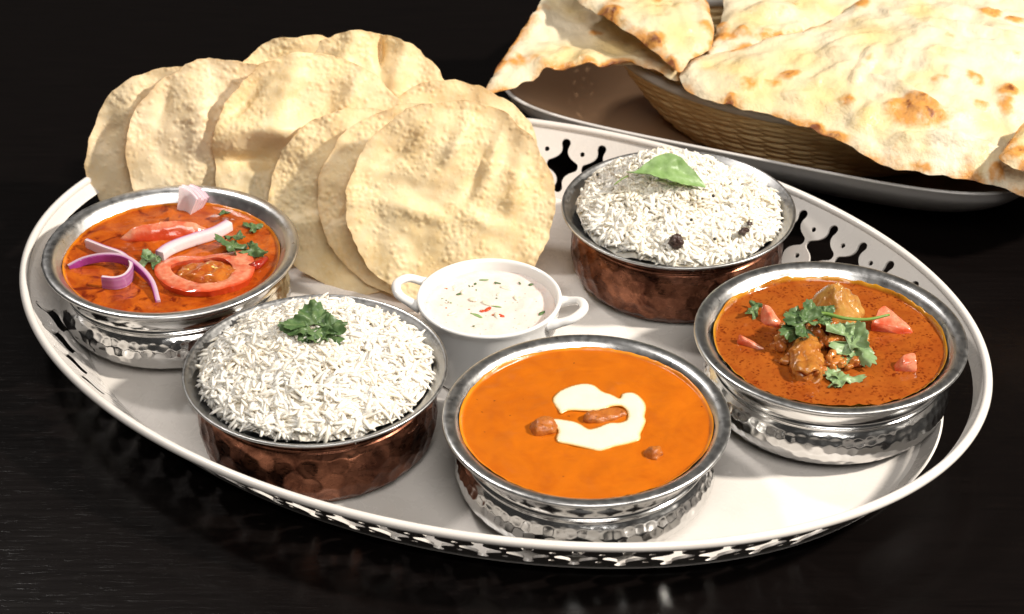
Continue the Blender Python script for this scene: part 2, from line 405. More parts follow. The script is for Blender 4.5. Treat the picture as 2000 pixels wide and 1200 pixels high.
m = NT('raisin'); g = m.noise(300, 4, .6, .5); m.set(col=m.mix(g, (.022, .010, .008), (.07, .030, .020)), rough=.38); m.bump((g, .0014, .8)); M['raisin'] = m.m
m = NT('mustard_seed'); m.set(col=(.012, .009, .008), rough=.4); M['mustard'] = m.m
m = NT('chilli'); m.set(col=(.33, .02, .008), rough=.2, coat=.4); M['chilli'] = m.m

# ------------------------------------------------------------------ table
n = 2
tp = part('table_top', [(-220, -120, 0), (220, -120, 0), (220, 260, 0), (-220, 260, 0)], [(0, 1, 2, 3)], M['table'], smooth=False)
tag(tp, 'black stained wooden table top under everything', None, None, 'structure')

# ------------------------------------------------------------------ tray
TC = np.array([-1.336, 90.03 - YO]); TROT = R_(-24.9)
TA, TB = 26.75, 19.4          # rim ellipse
WH, RUN, TZ0 = 3.40, 2.75, .38  # wall height, outward run, floor height
RIMZ = TZ0 + WH
tray = thing('serving_tray', 'large oval off-white metal tray with pierced flaring sides on the black table', 'tray', (TC[0], TC[1], 0), (0, 0, TROT))
SL = 4.37                     # wall length up the slope
_ph = np.linspace(0, 2 * np.pi, 4001); _a, _b = TA - RUN / 2, TB - RUN / 2
_ds = np.sqrt((_a * np.sin(_ph)) ** 2 + (_b * np.cos(_ph)) ** 2); _s = np.concatenate([[0], np.cumsum((_ds[1:] + _ds[:-1]) / 2 * np.diff(_ph))]); PER = _s[-1]
def wall_pt(s, t):
    """s along the side (0 at the right handle), t up the slope 0..SL"""
    ph = np.interp(np.mod(s, PER), _s, _ph); q = t / SL
    out = RUN * (q ** 1.0) ; z = TZ0 + WH * q
    curl = .25 * np.exp(-(q / .12) ** 2)
    a = TA - RUN + out - curl * 0; b = TB - RUN + out
    return np.stack([a * np.cos(ph), b * np.sin(ph), z], 1)
HZ = 9.6                      # half length of each plain zone round a handle
NP = int(round((PER / 2 - 2 * HZ) / 2.26)); PITCHW = (PER / 2 - 2 * HZ) / NP
def arc(cx, cy, r, a0, a1, n): return [(cx + r * math.cos(R_(a)), cy + r * math.sin(R_(a))) for a in np.linspace(a0, a1, n)]
def star_hole(cx, cy):
    """quarter outline mirrored: knob on top, concave flank, blunt wing at the side"""
    q = arc(0, 1.40, .285, 90, -25, 8) + [(.205, 1.10), (.20, .94), (.24, .78), (.35, .61), (.52, .46), (.72, .345), (.92, .24), (1.0, .13), (1.02, .0)]
    half = q + [(x, -y) for x, y in q[-2::-1]]
    full = half + [(-x, y) for x, y in half[-2:0:-1]]
    return np.array([(cx + x * PITCHW / 2.26, cy + y) for x, y in full])[::-1]
cy = SL * .47
LS = NP * PITCHW
cell = [(x, 0) for x in np.linspace(0, LS, NP * 6 + 1)[:-1]] + [(LS, y) for y in np.linspace(0, SL, 10)[:-1]] + [(x, SL) for x in np.linspace(LS, 0, NP * 6 + 1)[:-1]] + [(0, y) for y in np.linspace(SL, 0, 10)[:-1]]
holes = [star_hole((k + .5) * PITCHW, cy) for k in range(NP)]
for k in range(1, NP): holes += [np.array(arc(k * PITCHW, cy + .88, .155, 0, 330, 12)), np.array(arc(k * PITCHW, cy - .88, .155, 0, 330, 12))]
CV, CF, _ = cdt(cell, holes, .36)
Vs, Fs, base = [], [], 0
for side in (0, 1):
    Vs.append(wall_pt(side * PER / 2 + HZ + CV[:, 0], CV[:, 1])); Fs.append(CF + base); base += len(CV)
hw = HZ; slot = []
sl_l, t0, t1 = 7.4, SL * .30, SL * .80
slot = [(sl_l - .9 + .9 * math.cos(R_(a)), (t0 + t1) / 2 + (t1 - t0) / 2 * math.sin(R_(a))) for a in np.linspace(-90, 90, 11)]
slot = [(x, t0) for x in np.linspace(-sl_l + .9, sl_l - .9, 22)][:-1] + slot
slot = slot + [(-x, y + 2 * ((t0 + t1) / 2 - y)) for x, y in slot]
ss = []
for p in slot:
    if not ss or np.hypot(p[0] - ss[-1][0], p[1] - ss[-1][1]) > .02: ss.append(p)
if np.hypot(ss[0][0] - ss[-1][0], ss[0][1] - ss[-1][1]) < .02: ss.pop()
zone = [(x, 0) for x in np.linspace(-hw, hw, 50)[:-1]] + [(hw, y) for y in np.linspace(0, SL, 10)[:-1]] + [(x, SL) for x in np.linspace(hw, -hw, 50)[:-1]] + [(-hw, y) for y in np.linspace(SL, 0, 10)[:-1]]
ZV, ZF, _ = cdt(zone, [np.array(ss)], .4)
for side in (0, 1):
    Vs.append(wall_pt(side * PER / 2 + ZV[:, 0], ZV[:, 1])); Fs.append(ZF + base); base += len(ZV)
V = np.vstack(Vs); F = np.vstack(Fs)
key = np.round(V * 500).astype(int); _, first, inv = np.unique(key, axis=0, return_index=True, return_inverse=True); inv = inv.ravel()
V = V[first]; F = inv[F]; F = F[(F[:, 0] != F[:, 1]) & (F[:, 1] != F[:, 2]) & (F[:, 0] != F[:, 2])]
VV, FF = thicken(V, F, .13)
part('side_wall', VV, FF, M['tray'], tray, sharp=50)
# floor with a soft cove at the wall
ph = np.linspace(0, 2 * np.pi, 220, endpoint=False)
prof = [(-RUN - .0, TZ0 + .04), (-RUN - .35, TZ0 - .05), (-RUN - .9, TZ0 - .10), (-RUN - 2.5, TZ0 - .12), (-RUN - 8, TZ0 - .12), (-RUN - 14, TZ0 - .12)]
prof = prof + [(d, z - .22) for d, z in prof[::-1]]
V = []
for d, z in prof: V.append(np.stack([(TA + d) * np.cos(ph), (TB + d) * np.sin(ph), np.full(len(ph), z)], 1))
V = np.vstack(V); F = grid_quads(len(prof), len(ph)).tolist(); mid = len(prof) // 2
V = np.vstack([V]); nn = len(ph)
F = [f for f in F if not (f[0] // nn == mid - 1)]
V = np.vstack([V, [(0, 0, TZ0 - .12), (0, 0, TZ0 - .34)]]); c0 = len(V) - 2
for j in range(nn):
    F.append([(mid - 1) * nn + j, (mid - 1) * nn + (j + 1) % nn, c0]); F.append([mid * nn + (j + 1) % nn, mid * nn + j, c0 + 1])
for j in range(nn):
    F.append([(len(prof) - 1) * nn + j, (len(prof) - 1) * nn + (j + 1) % nn, (j + 1) % nn, j])
part('tray_floor', V, F, M['tray'], tray, sharp=60)
FZ = TZ0 - .12                # height on which the dishes stand
ph = np.linspace(0, 2 * np.pi, 360, endpoint=False)
V, F = tube(np.stack([(TA + .05) * np.cos(ph), (TB + .05) * np.sin(ph), np.full(360, RIMZ + .06)], 1), .235, 12, closed=True)
part('rolled_rim', V, F, M['tray'], tray)
FLOOR = FZ

# ------------------------------------------------------------------ handi bowls
def hammer(sp_t, sp_s, depth, rad, seed, jit=.25, r0=6.2, top=.4, lines=0):
    def f(t, s, smax, r):
        rs = np.random.RandomState(seed); C = []
        nt = int(round(2 * np.pi * r0 / sp_t)); ns = int(round(smax / sp_s))
        for i in range(ns + 1):
            for j in range(nt):
                C.append(((j + (.5 if i % 2 else 0) + rs.uniform(-jit, jit)) * 2 * np.pi / nt * r0, (i + .35 + rs.uniform(-jit, jit)) * smax / (ns + .3), rs.uniform(.6, 1.15)))
        C = np.array(C); out = np.zeros(len(t)); x = t * r0; L = 2 * np.pi * r0
        order = np.full(len(t), 9.0); pick = np.ones(len(t))
        for k in range(0, len(C), 128):
            dx = np.abs(x[:, None] - C[None, k:k + 128, 0]); dx = np.minimum(np.abs(dx % L), L - dx % L)
            d = np.sqrt(dx ** 2 + ((s[:, None] - C[None, k:k + 128, 1]) * sp_t / sp_s) ** 2)
            i = d.argmin(1); dm = d[np.arange(len(t)), i]
            b = dm < order; order[b] = dm[b]; pick[b] = C[k + i[b], 2]
        out = -depth * pick * np.clip(1 - (order / rad) ** 2, 0, 1)
        fade = sstep(0, .18, s) * sstep(0, top, smax - s)
        return out * fade
    return f
def handi_meshes():
    d = {}
    foot = smooth_prof([(0.0, .02), (2, 0), (4.3, 0), (4.9, .03), (5.25, .16)], 18)
    belly = dense(smooth_prof([(5.25, .16), (5.72, .42), (6.15, .86), (6.38, 1.38), (6.36, 1.88), (6.15, 2.33), (5.98, 2.55)], 60), .075)
    neck = smooth_prof([(5.98, 2.55), (5.93, 2.63), (6.00, 2.70), (6.02, 2.80), (5.93, 2.88), (5.86, 3.02), (5.85, 3.25), (5.90, 3.5), (6.03, 3.75), (6.12, 3.86)], 36)
    lip = smooth_prof([(6.12, 3.86), (6.3, 3.98), (6.62, 4.16), (6.88, 4.30), (6.98, 4.40), (7.0, 4.48), (6.95, 4.56), (6.82, 4.60), (6.62, 4.59), (6.42, 4.52), (6.27, 4.40), (6.17, 4.28)], 44)
    inner = smooth_prof([(6.17, 4.28), (5.98, 4.05), (5.86, 3.8), (5.80, 3.4), (5.82, 3.0), (6.0, 2.3), (6.15, 1.5), (5.8, .7), (4.8, .3), (0.0, .25)], 44)
    V, F = lathe(foot, 120); d['foot'] = mesh_data('foot', V, F, M['steel_polished'])
    V, F = lathe(belly, 480, hammer(.56, .50, .042, .33, 3)); d['belly'] = mesh_data('belly', V, F, M['steel_hammered'])
    V, F = lathe(neck, 144); d['neck'] = mesh_data('neck', V, F, M['steel_polished'])
    V, F = lathe(lip, 160); d['lip'] = mesh_data('lip', V, F, M['steel_satin'])
    V, F = lathe(inner, 144); d['inner_wall'] = mesh_data('inner_wall', V, F, M['steel_satin'])
    return d
def copper_meshes():
    d = {}
    foot = smooth_prof([(0.0, .02), (2, 0), (4.6, 0), (5.15, .04), (5.45, .18)], 18)
    belly = dense(smooth_prof([(5.45, .18), (5.82, .55), (6.02, 1.1), (6.10, 1.75), (6.08, 2.4), (5.98, 3.0), (5.80, 3.36)], 60), .08)
    neck = smooth_prof([(5.80, 3.36), (5.72, 3.44), (5.74, 3.50), (5.82, 3.55), (5.84, 3.63), (5.76, 3.70), (5.78, 3.78), (5.92, 3.92), (6.1, 4.06)], 36)
    lip = smooth_prof([(6.1, 4.06), (6.3, 4.2), (6.5, 4.34), (6.6, 4.40), (6.65, 4.46), (6.64, 4.53), (6.57, 4.56), (6.48, 4.53), (6.38, 4.46)], 34)
    inner = smooth_prof([(6.38, 4.46), (6.15, 4.30), (5.9, 4.08), (5.7, 3.85), (5.6, 3.5), (5.7, 2.8), (5.85, 1.8), (5.6, .7), (4.6, .3), (0.0, .25)], 44)
    V, F = lathe(foot, 120); d['foot'] = mesh_data('foot', V, F, M['copper'])
    V, F = lathe(belly, 420, hammer(.98, .92, .085, .62, 11, .30, top=.5)); d['belly'] = mesh_data('belly', V, F, M['copper'])
    V, F = lathe(neck, 144); d['neck'] = mesh_data('neck', V, F, M['copper'])
    V, F = lathe(lip, 160); d['lip'] = mesh_data('lip', V, F, M['tin'])
    V, F = lathe(inner, 144); d['inner_wall'] = mesh_data('inner_wall', V, F, M['tin'])
    return d
HM, CM = handi_meshes(), copper_meshes()
RZ = 4.9
BOWL = {'left': (-18.73, 93.27 - YO), 'front_rice': (-9.87, 81.98 - YO), 'butter': (3.60, 77.83 - YO), 'right': (16.37, 84.92 - YO), 'back_rice': (9.46, 97.82 - YO)}
def bowl(key, meshes, name, label, rz, group):
    x, y = BOWL[key]
    t = thing(name, label, 'bowl', (x, y, FLOOR), (0, 0, rz), group)
    for pn_, me in meshes.items(): link(pn_, me, t)
    return t
bowl('left', HM, 'handi_bowl', 'hammered silver bowl of red curry with sliced onion and tomato, far left', .4, 'silver bowls of curry on the tray')
bowl('butter', HM, 'handi_bowl', 'hammered silver bowl of smooth orange curry with cream, front of the tray', 2.1, 'silver bowls of curry on the tray')
bowl('right', HM, 'handi_bowl', 'hammered silver bowl of chicken curry with coriander, beside the right tray handle', 3.9, 'silver bowls of curry on the tray')
bowl('front_rice', CM, 'copper_bowl', 'dark copper bowl of plain rice with coriander on top, front left', 1.0, 'copper bowls of rice on the tray')
bowl('back_rice', CM, 'copper_bowl', 'copper bowl of rice with a curry leaf, at the back of the tray', 4.0, 'copper bowls of rice on the tray')

# ------------------------------------------------------------------ curries
def curry_disc(name, key, lvl, rmax, mat_, label, seed, amp=.05, fringe=.16, humps=(), cat='curry'):
    x, y = BOWL[key]; nr, nt = 70, 180
    r = np.concatenate([np.linspace(0.02, rmax - .12, nr - 8), rmax - .12 + np.linspace(.015, .20, 8)]); t = np.linspace(0, 2 * np.pi, nt, endpoint=False)
    Rr, T = np.meshgrid(r, t, indexing='ij'); X = (Rr * np.cos(T)).ravel(); Y = (Rr * np.sin(T)).ravel(); rr = Rr.ravel(); tt = T.ravel()
    z = amp * fbm(P3(X * .55, Y * .55, seed), seed, 4) * (1 - sstep(rmax - .5, rmax, rr))
    e = sstep(rmax - .14, rmax + .08, rr); fr = fringe * (.45 + .9 * np.clip(pn(P3(np.cos(tt) * 2.2, np.sin(tt) * 2.2, seed), seed + 5) + .25 + .4 * pn(P3(np.cos(tt) * 14, np.sin(tt) * 14, 1), seed + 6), 0, 1))
    z = z + e * fr
    for hx, hy, hr, hh in humps: z = z + hh * np.exp(-((X - hx) ** 2 + (Y - hy) ** 2) / hr ** 2)
    V = np.stack([X, Y, z], 1); F = grid_quads(nr, nt)
    V = np.vstack([V, [[0, 0, z[0]]]]); F = F.tolist() + [[len(V) - 1, j, (j + 1) % nt] for j in range(nt)]
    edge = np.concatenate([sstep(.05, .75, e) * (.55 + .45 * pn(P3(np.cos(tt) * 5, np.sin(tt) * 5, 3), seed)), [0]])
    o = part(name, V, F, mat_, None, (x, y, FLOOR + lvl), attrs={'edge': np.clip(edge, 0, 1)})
    return tag(o, label, cat)
LV_L, LV_B, LV_R = 3.90, 4.20, 4.00
curry_disc('red_curry', 'left', LV_L, 5.86, M['curry_red'], 'oily red curry filling the far left silver bowl', 3, .11, .16)
curry_disc('butter_curry', 'butter', LV_B, 6.08, M['curry_butter'], 'smooth bright orange curry filling the front silver bowl', 5, .075, .18, humps=[(*(bp(x, y, FLOOR + LV_B)[:2] - np.array(BOWL['butter'])), r, h) for x, y, r, h in ((1010, 728, .5, .10), (1203, 757, .45, .10), (1000, 860, .6, .06), (1300, 780, .7, .06))])
curry_disc('chicken_curry', 'right', LV_R, 5.90, M['curry_brown'], 'speckled orange-brown curry gravy filling the right-hand silver bowl', 9, .07, .34)
ZL, ZB, ZR_ = FLOOR + LV_L, FLOOR + LV_B, FLOOR + LV_R

# ------------------------------------------------------------------ rice
def grain_mesh(bend, fat):
    ns, nc = 7, 6; u = np.linspace(-1, 1, ns); V = []
    for q in u:
        rad = fat * max(.18, (1 - abs(q) ** 2.6)) ** .5 * (1 - .10 * q)
        cx = q * .55; cz = bend * (1 - q * q)
        for k in range(nc):
            a = 2 * math.pi * k / nc; V.append((cx, rad * math.cos(a), cz + .85 * rad * math.sin(a)))
    F = [[i * nc + k, i * nc + (k + 1) % nc, (i + 1) * nc + (k + 1) % nc, (i + 1) * nc + k] for i in range(ns - 1) for k in range(nc)]
    F.append(list(range(nc))[::-1]); F.append([(ns - 1) * nc + k for k in range(nc)])
    return np.array(V), F
GR = [grain_mesh(b, f) for b, f in ((.03, .108), (.10, .100), (.18, .104), (.07, .092))]
GRT = []
for gv, gf in GR:
    tri = []
    for f in gf:
        for k in range(1, len(f) - 1): tri.append((f[0], f[k], f[k + 1]))
    GRT.append((gv, np.array(tri)))
def rice(name, key, label, zf, rmax, m_, seed, count, lsc, rough_):
    rs = np.random.RandomState(seed); x0, y0 = BOWL[key]
    root = thing(name, label, 'rice', (x0, y0, FLOOR))
    G = [mesh_data('grain', gv, gf, m_) for gv, gf in GR]
    # solid heart of the heap
    r = np.linspace(.05, rmax - .05, 26); t = np.linspace(0, 2 * np.pi, 72, endpoint=False); Rr, T = np.meshgrid(r, t, indexing='ij')
    X, Y = (Rr * np.cos(T)).ravel(), (Rr * np.sin(T)).ravel(); Z = zf(X, Y) - .13
    heartV = np.stack([X, Y, Z], 1); q = grid_quads(26, 72); heartF = np.vstack([q[:, [0, 1, 2]], q[:, [0, 2, 3]], [(0, (j + 1), (j + 2) % 72) for j in range(70)]])
    pts = []
    while len(pts) < count:
        a, b = rs.uniform(-rmax, rmax, 2); d = math.hypot(a, b)
        if d > rmax * (.95 + .03 * rs.rand()): continue
        pts.append((a, b))
    pts = np.array(pts); h = .12; zz = zf(pts[:, 0], pts[:, 1])
    nx = -(zf(pts[:, 0] + h, pts[:, 1]) - zf(pts[:, 0] - h, pts[:, 1])) / (2 * h); ny = -(zf(pts[:, 0], pts[:, 1] + h) - zf(pts[:, 0], pts[:, 1] - h)) / (2 * h)
    mats = []; clump = fbm(P3(pts[:, 0] * .55, pts[:, 1] * .55, seed), seed + 2, 2)
    for i in range(count):
        nrm = Vector((nx[i], ny[i], 1)).normalized(); lift = rs.uniform(-.10, .07)
        yaw = 5.0 * clump[i] + rs.normal(0, .75) + (math.pi if rs.rand() < .5 else 0); pit = rs.normal(0, rough_ * .75)
        if rs.rand() < .07 and math.hypot(*pts[i]) < rmax * .8: pit = rs.uniform(-.95, .95)
        mt = Matrix.Translation((pts[i, 0], pts[i, 1], zz[i] + lift + abs(math.sin(pit)) * .16)) @ nrm.to_track_quat('Z', 'Y').to_matrix().to_4x4() @ Euler((0, pit, yaw)).to_matrix().to_4x4()
        sc = lsc * rs.uniform(.65, 1.22); w = rs.uniform(.85, 1.15)
        mats.append((mt, sc, w, rs.randint(4), lift + .35 * (-pts[i, 1] / rmax) * .3))
    order = sorted(range(count), key=lambda i: -mats[i][4])
    for i in order[:300]:
        mt, sc, w, k, _ = mats[i]
        o = bpy.data.objects.new('grain', G[k]); COL.objects.link(o); o.parent = root
        mm = mt.copy(); mm.translation = mm.translation * S
        o.matrix_basis = mm @ Matrix.Diagonal((sc, w, w, 1))
    items = [(heartV, heartF)]
    for i in order[300:]:
        mt, sc, w, k, _ = mats[i]; gv, gf = GRT[k]
        items.append(((gv * (sc, w, w)) @ np.array(mt.to_3x3()).T + np.array(mt.translation), gf))
    V, F = merge(items)
    o = part('grain_heap', V, F, m_, root); o['kind'] = 'stuff'
    return root
def zf1(X, Y):
    d2 = (X ** 2 + Y ** 2) / 36; return 4.12 + 1.95 * np.clip(1 - d2, -.05, 1) ** .85 * 1.0 + .16 * pn(P3(X * .6, Y * .6, 1), 4)
def zf1s(X, Y):
    X = np.asarray(X); return np.where(X == X, 4.12, 0) + 1.95 * np.maximum(1 - (X ** 2 + Y ** 2) / 36.5, 0) ** .85 + .26 * pn(P3(X * .6, Y * .6, 1), 4) + .17 * pn(P3(X * 1.4, Y * 1.5, 1), 6)
def zf2s(X, Y):
    X = np.asarray(X); dx, dy = X + 1.0, Y - .9
    return 4.10 + 1.25 * np.maximum(1 - (X ** 2 + Y ** 2) / 36, 0) ** .7 + 1.75 * np.exp(-(dx ** 2 / 9 + dy ** 2 / 7)) + .42 * pn(P3(X * .5, Y * .5, 7), 8) + .24 * pn(P3(X * 1.3, Y * 1.3, 7), 9)
rice('rice_heap', 'front_rice', 'heap of plain white long-grain rice in the front copper bowl', zf1s, 5.86, M['rice'], 21, 3900, 1.06, .40)
rice('rice_heap', 'back_rice', 'uneven heap of white rice with dark specks in the back copper bowl', zf2s, 5.85, M['rice2'], 33, 4200, .80, .45)

# ------------------------------------------------------------------ papads
def papad(px, py, Y0, tilt, yaw, rad, seed, label, m_='papad', wave=.30, crease=(), asp=1.0, roll=0):
    t = R_(tilt); d = ray(px, py); C = np.array([0, -YO, CAMZ])
    k = ((Y0 - YO) - .5 * math.tan(t) + CAMZ * math.tan(t) - C[1]) / (d[1] - math.tan(t) * d[2])
    c = C + d * k
    n = 150; a = np.linspace(0, 2 * np.pi, n, endpoint=False)
    ed = 1 + .045 * pn(P3(np.cos(a) * 1.3, np.sin(a) * 1.3, seed), seed) + .034 * pn(P3(np.cos(a) * 4, np.sin(a) * 4, seed), seed + 1) + .014 * pn(P3(np.cos(a) * 13, np.sin(a) * 11, seed), seed + 2)
    out = np.stack([rad * ed * np.cos(a), rad * asp * ed * np.sin(a)], 1)
    V2, F, bd = cdt(out, (), .092)
    X, Z = V2[:, 0], V2[:, 1]; rr = np.hypot(X, Z) / rad
    y = 1.35 * wave * fbm(P3(X * .24, Z * .24, seed * 1.7), seed, 2) * (.5 + .8 * rr)
    y = y + .11 * fbm(P3(X * .6, Z * .8, seed * 1.7), seed + 3, 2) + .42 * wave * np.sin(3 * np.arctan2(Z, X) + seed) * rr ** 3
    for (cx, cz, ang, w, h) in crease:
        u = (X - cx) * math.cos(R_(ang)) + (Z - cz) * math.sin(R_(ang)); v = -(X - cx) * math.sin(R_(ang)) + (Z - cz) * math.cos(R_(ang))
        y = y - 1.5 * h * np.exp(-(v / w) ** 2) * np.exp(-(u / (w * 3.2)) ** 2)
    # blisters
    rs = np.random.RandomState(seed + 50); nb = 2600; B = rs.uniform(-rad, rad, (nb, 2)); br = .055 + .11 * rs.rand(nb) ** 1.6
    reg = pn(P3(B[:, 0] * .35, B[:, 1] * .35, seed), seed + 8) + .15 * rs.randn(nb) > .0; B, br = B[reg], br[reg]
    bl = np.zeros(len(X))
    for s0 in range(0, len(B), 100):
        dd = ((X[:, None] - B[None, s0:s0 + 100, 0]) ** 2 + (Z[:, None] - B[None, s0:s0 + 100, 1]) ** 2) / br[None, s0:s0 + 100] ** 2
        bl = np.maximum(bl, (np.clip(1 - dd, 0, 1) * br[None, s0:s0 + 100] * .46).max(1))
    V = np.stack([X, -bl - y * -1.0, Z], 1)
    toast = np.clip(.35 * sstep(.25, 0, bd) + .45 * np.clip(fbm(P3(X * .42, Z * .42, seed), seed + 4, 3) - .12, 0, 1) + bl * 1.2, 0, 1)
    TV, TF = thicken(V, F, .055)
    o = part('papad', TV, TF, M[m_], None, c, (0, 0, 0), sharp=60, attrs={'toast': np.concatenate([toast, toast])})
    o.rotation_euler = (Matrix.Rotation(R_(yaw), 3, 'Z') @ Matrix.Rotation(-t, 3, 'X') @ Matrix.Rotation(R_(roll), 3, 'Y')).to_euler()
    print('papad', seed, 'base z', round(c[2] - rad * math.cos(t), 2), 'centre', c.round(1))
    return tag(o, label, 'papad', 'papads standing in a stack on the tray')
papad(882, 400, 93.5, 28, 0, 5.80, 1, 'round papad at the very front of the stack, behind the small white dish', crease=((.3, 3.4, 62, .45, .34), (2.4, 2.9, 70, .40, .34), (-1.8, -.4, -14, .55, .30), (1.6, -.9, -25, .5, .22), (-3.0, 3.0, 40, .6, -.25), (1.2, 1.2, 65, .35, -.22), (3.6, .8, 80, .5, .25)))
papad(815, 392, 94.9, 31, -3, 5.6, 2, 'papad directly behind the frontmost one, only a left crescent showing', crease=((-3.5, 2.0, 50, .6, .25),))
papad(702, 394, 96.1, 34, -8, 5.30, 3, 'darker papad third from the front, left edge beside the silver bowl', crease=((-2.5, 1.5, 60, .6, .28), (-3.0, -1.5, 20, .6, .22)))
papad(612, 300, 98.6, 30, 3, 5.85, 4, 'wide creased papad in the middle of the stack behind the silver bowl', wave=.40, crease=((-2.4, 1.3, 0, .75, .72), (-3.8, -.3, -5, .5, -.5), (-1.4, 3.5, 70, .7, .36), (2.2, 3.2, 60, .6, .36), (-3.8, 3.2, 50, .5, -.3), (.6, -1.2, 20, .7, .25)))
papad(878, 345, 98.0, 36, -12, 5.6, 5, 'papad behind the frontmost one, its right edge nearest the back copper bowl', wave=.25, crease=((2.0, 3.5, 20, .6, .3),))
papad(707, 250, 101.6, 32, -4, 5.75, 6, 'golden lobed papad highest at the back of the stack, nearest the naan', wave=.45, crease=((-1.0, 3.8, 80, .8, .55), (2.3, 4.0, 80, .7, .5), (.9, 4.6, 90, .30, -.55)))
papad(607, 258, 102.2, 30, 3, 5.75, 7, 'papad with a curved pale top, peeking out left of the highest papad', wave=.30, crease=((1.5, 4.2, 60, .5, .3),))
papad(437, 300, 99.7, 28, 9, 5.55, 8, 'pale papad second from the left end of the stack', 'papad2', wave=.38, crease=((-1.2, 2.2, 80, .8, .38), (1.8, 1.5, 85, .6, .34), (-3.2, 3.0, 70, .5, -.3)))
papad(345, 308, 101.0, 27, 3, 5.3, 9, 'leftmost papad of the stack, blistered and half in shade', 'papad2', wave=.32, crease=((-2.8, 2.0, 75, .7, .35),))

# ------------------------------------------------------------------ small white dish of raita
DX, DY = -1.2, 88.65 - YO
dish = thing('sauce_dish', 'small white porcelain dish with two loop handles, in the middle of the tray', 'dish', (DX, DY, FLOOR), (0, 0, R_(-14)))
V, F = lathe(smooth_prof([(0, .0), (2.6, 0), (3.1, .03), (3.32, .14), (3.42, .5), (3.55, 1.8), (3.66, 3.1), (3.74, 3.85), (3.83, 4.18), (3.86, 4.30), (3.82, 4.38), (3.73, 4.4), (3.63, 4.35), (3.56, 4.2), (3.48, 3.7), (3.35, 2.2), (3.1, .6), (2.4, .35), (0, .3)], 90), 144)
part('dish_body', V, F, M['porcelain'], dish)
for sg in (1, -1):
    pth = cat_open([(3.45 * sg, -1.15, 3.85), (4.0 * sg, -1.10, 4.02), (4.75 * sg, -.85, 4.28), (5.12 * sg, 0, 4.38), (4.75 * sg, .85, 4.28), (4.0 * sg, 1.10, 4.02), (3.45 * sg, 1.15, 3.85)], 40)
    V, F = tube(pth, np.interp(np.linspace(0, 1, 40), [0, .2, .5, .8, 1], [.42, .28, .255, .28, .42]), 14, flat=.8)
    part('handle', V, F, M['porcelain'], dish)
nr, nt = 40, 120; r = np.linspace(.02, 3.50, nr); t = np.linspace(0, 2 * np.pi, nt, endpoint=False); Rr, T = np.meshgrid(r, t, indexing='ij'); X, Y = (Rr * np.cos(T)).ravel(), (Rr * np.sin(T)).ravel()
z = .07 * fbm(P3(X * .9, Y * .9, 3), 4, 3) + .05 * sstep(3.2, 3.5, np.hypot(X, Y))
RA_Z = FLOOR + 3.74
V = np.vstack([np.stack([X, Y, z], 1), [[0, 0, z[0]]]]); F = grid_quads(nr, nt).tolist() + [[len(V) - 1, j, (j + 1) % nt] for j in range(nt)]
raita = thing('raita', 'pale pink-white yoghurt raita with vegetable bits in the small dish', 'raita', (DX, DY, RA_Z))
part('yoghurt', V, F, M['raita'], raita)
def loc_in(p, o): return p - np.array([o.location[0], o.location[1], o.location[2]]) / S
for nm, px, py, m_, rad, rz in (('tomato_bit', 953, 604, 'tomato', (.26, .14, .07), .9), ('tomato_bit', 978, 617, 'tomato', (.24, .12, .06), -.5), ('tomato_bit', 942, 608, 'tomato', (.16, .10, .06), .2),
                           ('cucumber_bit', 930, 616, 'curry_leaf', (.42, .11, .05), -.6), ('cucumber_bit', 970, 599, 'curry_leaf', (.30, .05, .04), -.2), ('herb_bit', 896, 575, 'leaf', (.16, .07, .04), .4), ('herb_bit', 928, 555, 'leaf', (.12, .08, .04), 1.2),
                           ('herb_bit', 972, 553, 'leaf', (.20, .06, .04), -.4), ('herb_bit', 1058, 612, 'leaf', (.28, .11, .05), .9), ('herb_bit', 1038, 556, 'leaf', (.16, .08, .04), .3), ('herb_bit', 970, 583, 'leaf', (.06, .05, .04), 0), ('herb_bit', 925, 637, 'leaf', (.08, .04, .04), 0), ('herb_bit', 945, 547, 'leaf_pale', (.3, .07, .04), .1)) + tuple(('herb_bit', random.uniform(860, 1055), random.uniform(548, 625), random.choice(['leaf', 'leaf_pale', 'leaf', 'masala']), (random.uniform(.04, .13), random.uniform(.03, .06), .03), random.uniform(0, 3)) for _ in range(15)) + tuple(('cucumber_bit', random.uniform(880, 1040), random.uniform(560, 620), 'cucumber', (random.uniform(.2, .4), random.uniform(.10, .2), .08), random.uniform(0, 3)) for _ in range(10)):
    V, F = blob((0, 0, 0), rad, (0, 0, rz), int(px), .03, 4, 2)
    part(nm, V, F, M[m_], raita, loc_in(bp(px, py, RA_Z + .02), raita))

# ------------------------------------------------------------------ cream and chicken in the butter curry
ol = [(1079, 783), (1088, 768), (1108, 757), (1135, 750), (1158, 752), (1176, 765), (1194, 771), (1211, 779), (1214, 770), (1228, 767), (1243, 770), (1257, 783), (1262, 797), (1259, 815), (1262, 822), (1256, 838), (1251, 848), (1250, 860), (1228, 867), (1200, 873), (1180, 880), (1166, 881), (1140, 875), (1110, 868), (1089, 864), (1086, 854), (1090, 842), (1078, 822), (1085, 818), (1118, 823), (1134, 829), (1150, 838), (1170, 834), (1190, 826), (1208, 826), (1222, 822), (1226, 815), (1224, 803), (1214, 794), (1195, 794), (1175, 801), (1150, 803), (1112, 802), (1096, 809), (1089, 800)]
pts = np.array([bp(x, y, ZB + .04)[:2] for x, y in ol]); c0 = pts.mean(0); outl = cat_closed(pts - c0, .07)
if (np.cross(outl, np.roll(outl, -1, 0))).sum() < 0: outl = outl[::-1]
for _k in range(3): outl = (np.roll(outl, 1, 0) + 2 * outl + np.roll(outl, -1, 0)) / 4
V2, F, bd = cdt(outl, (), .11)
z = .055 * (1 - np.exp(-bd / .18)) + .02 * pn(P3(V2[:, 0] * 1.5, V2[:, 1] * 1.5, 2), 5)
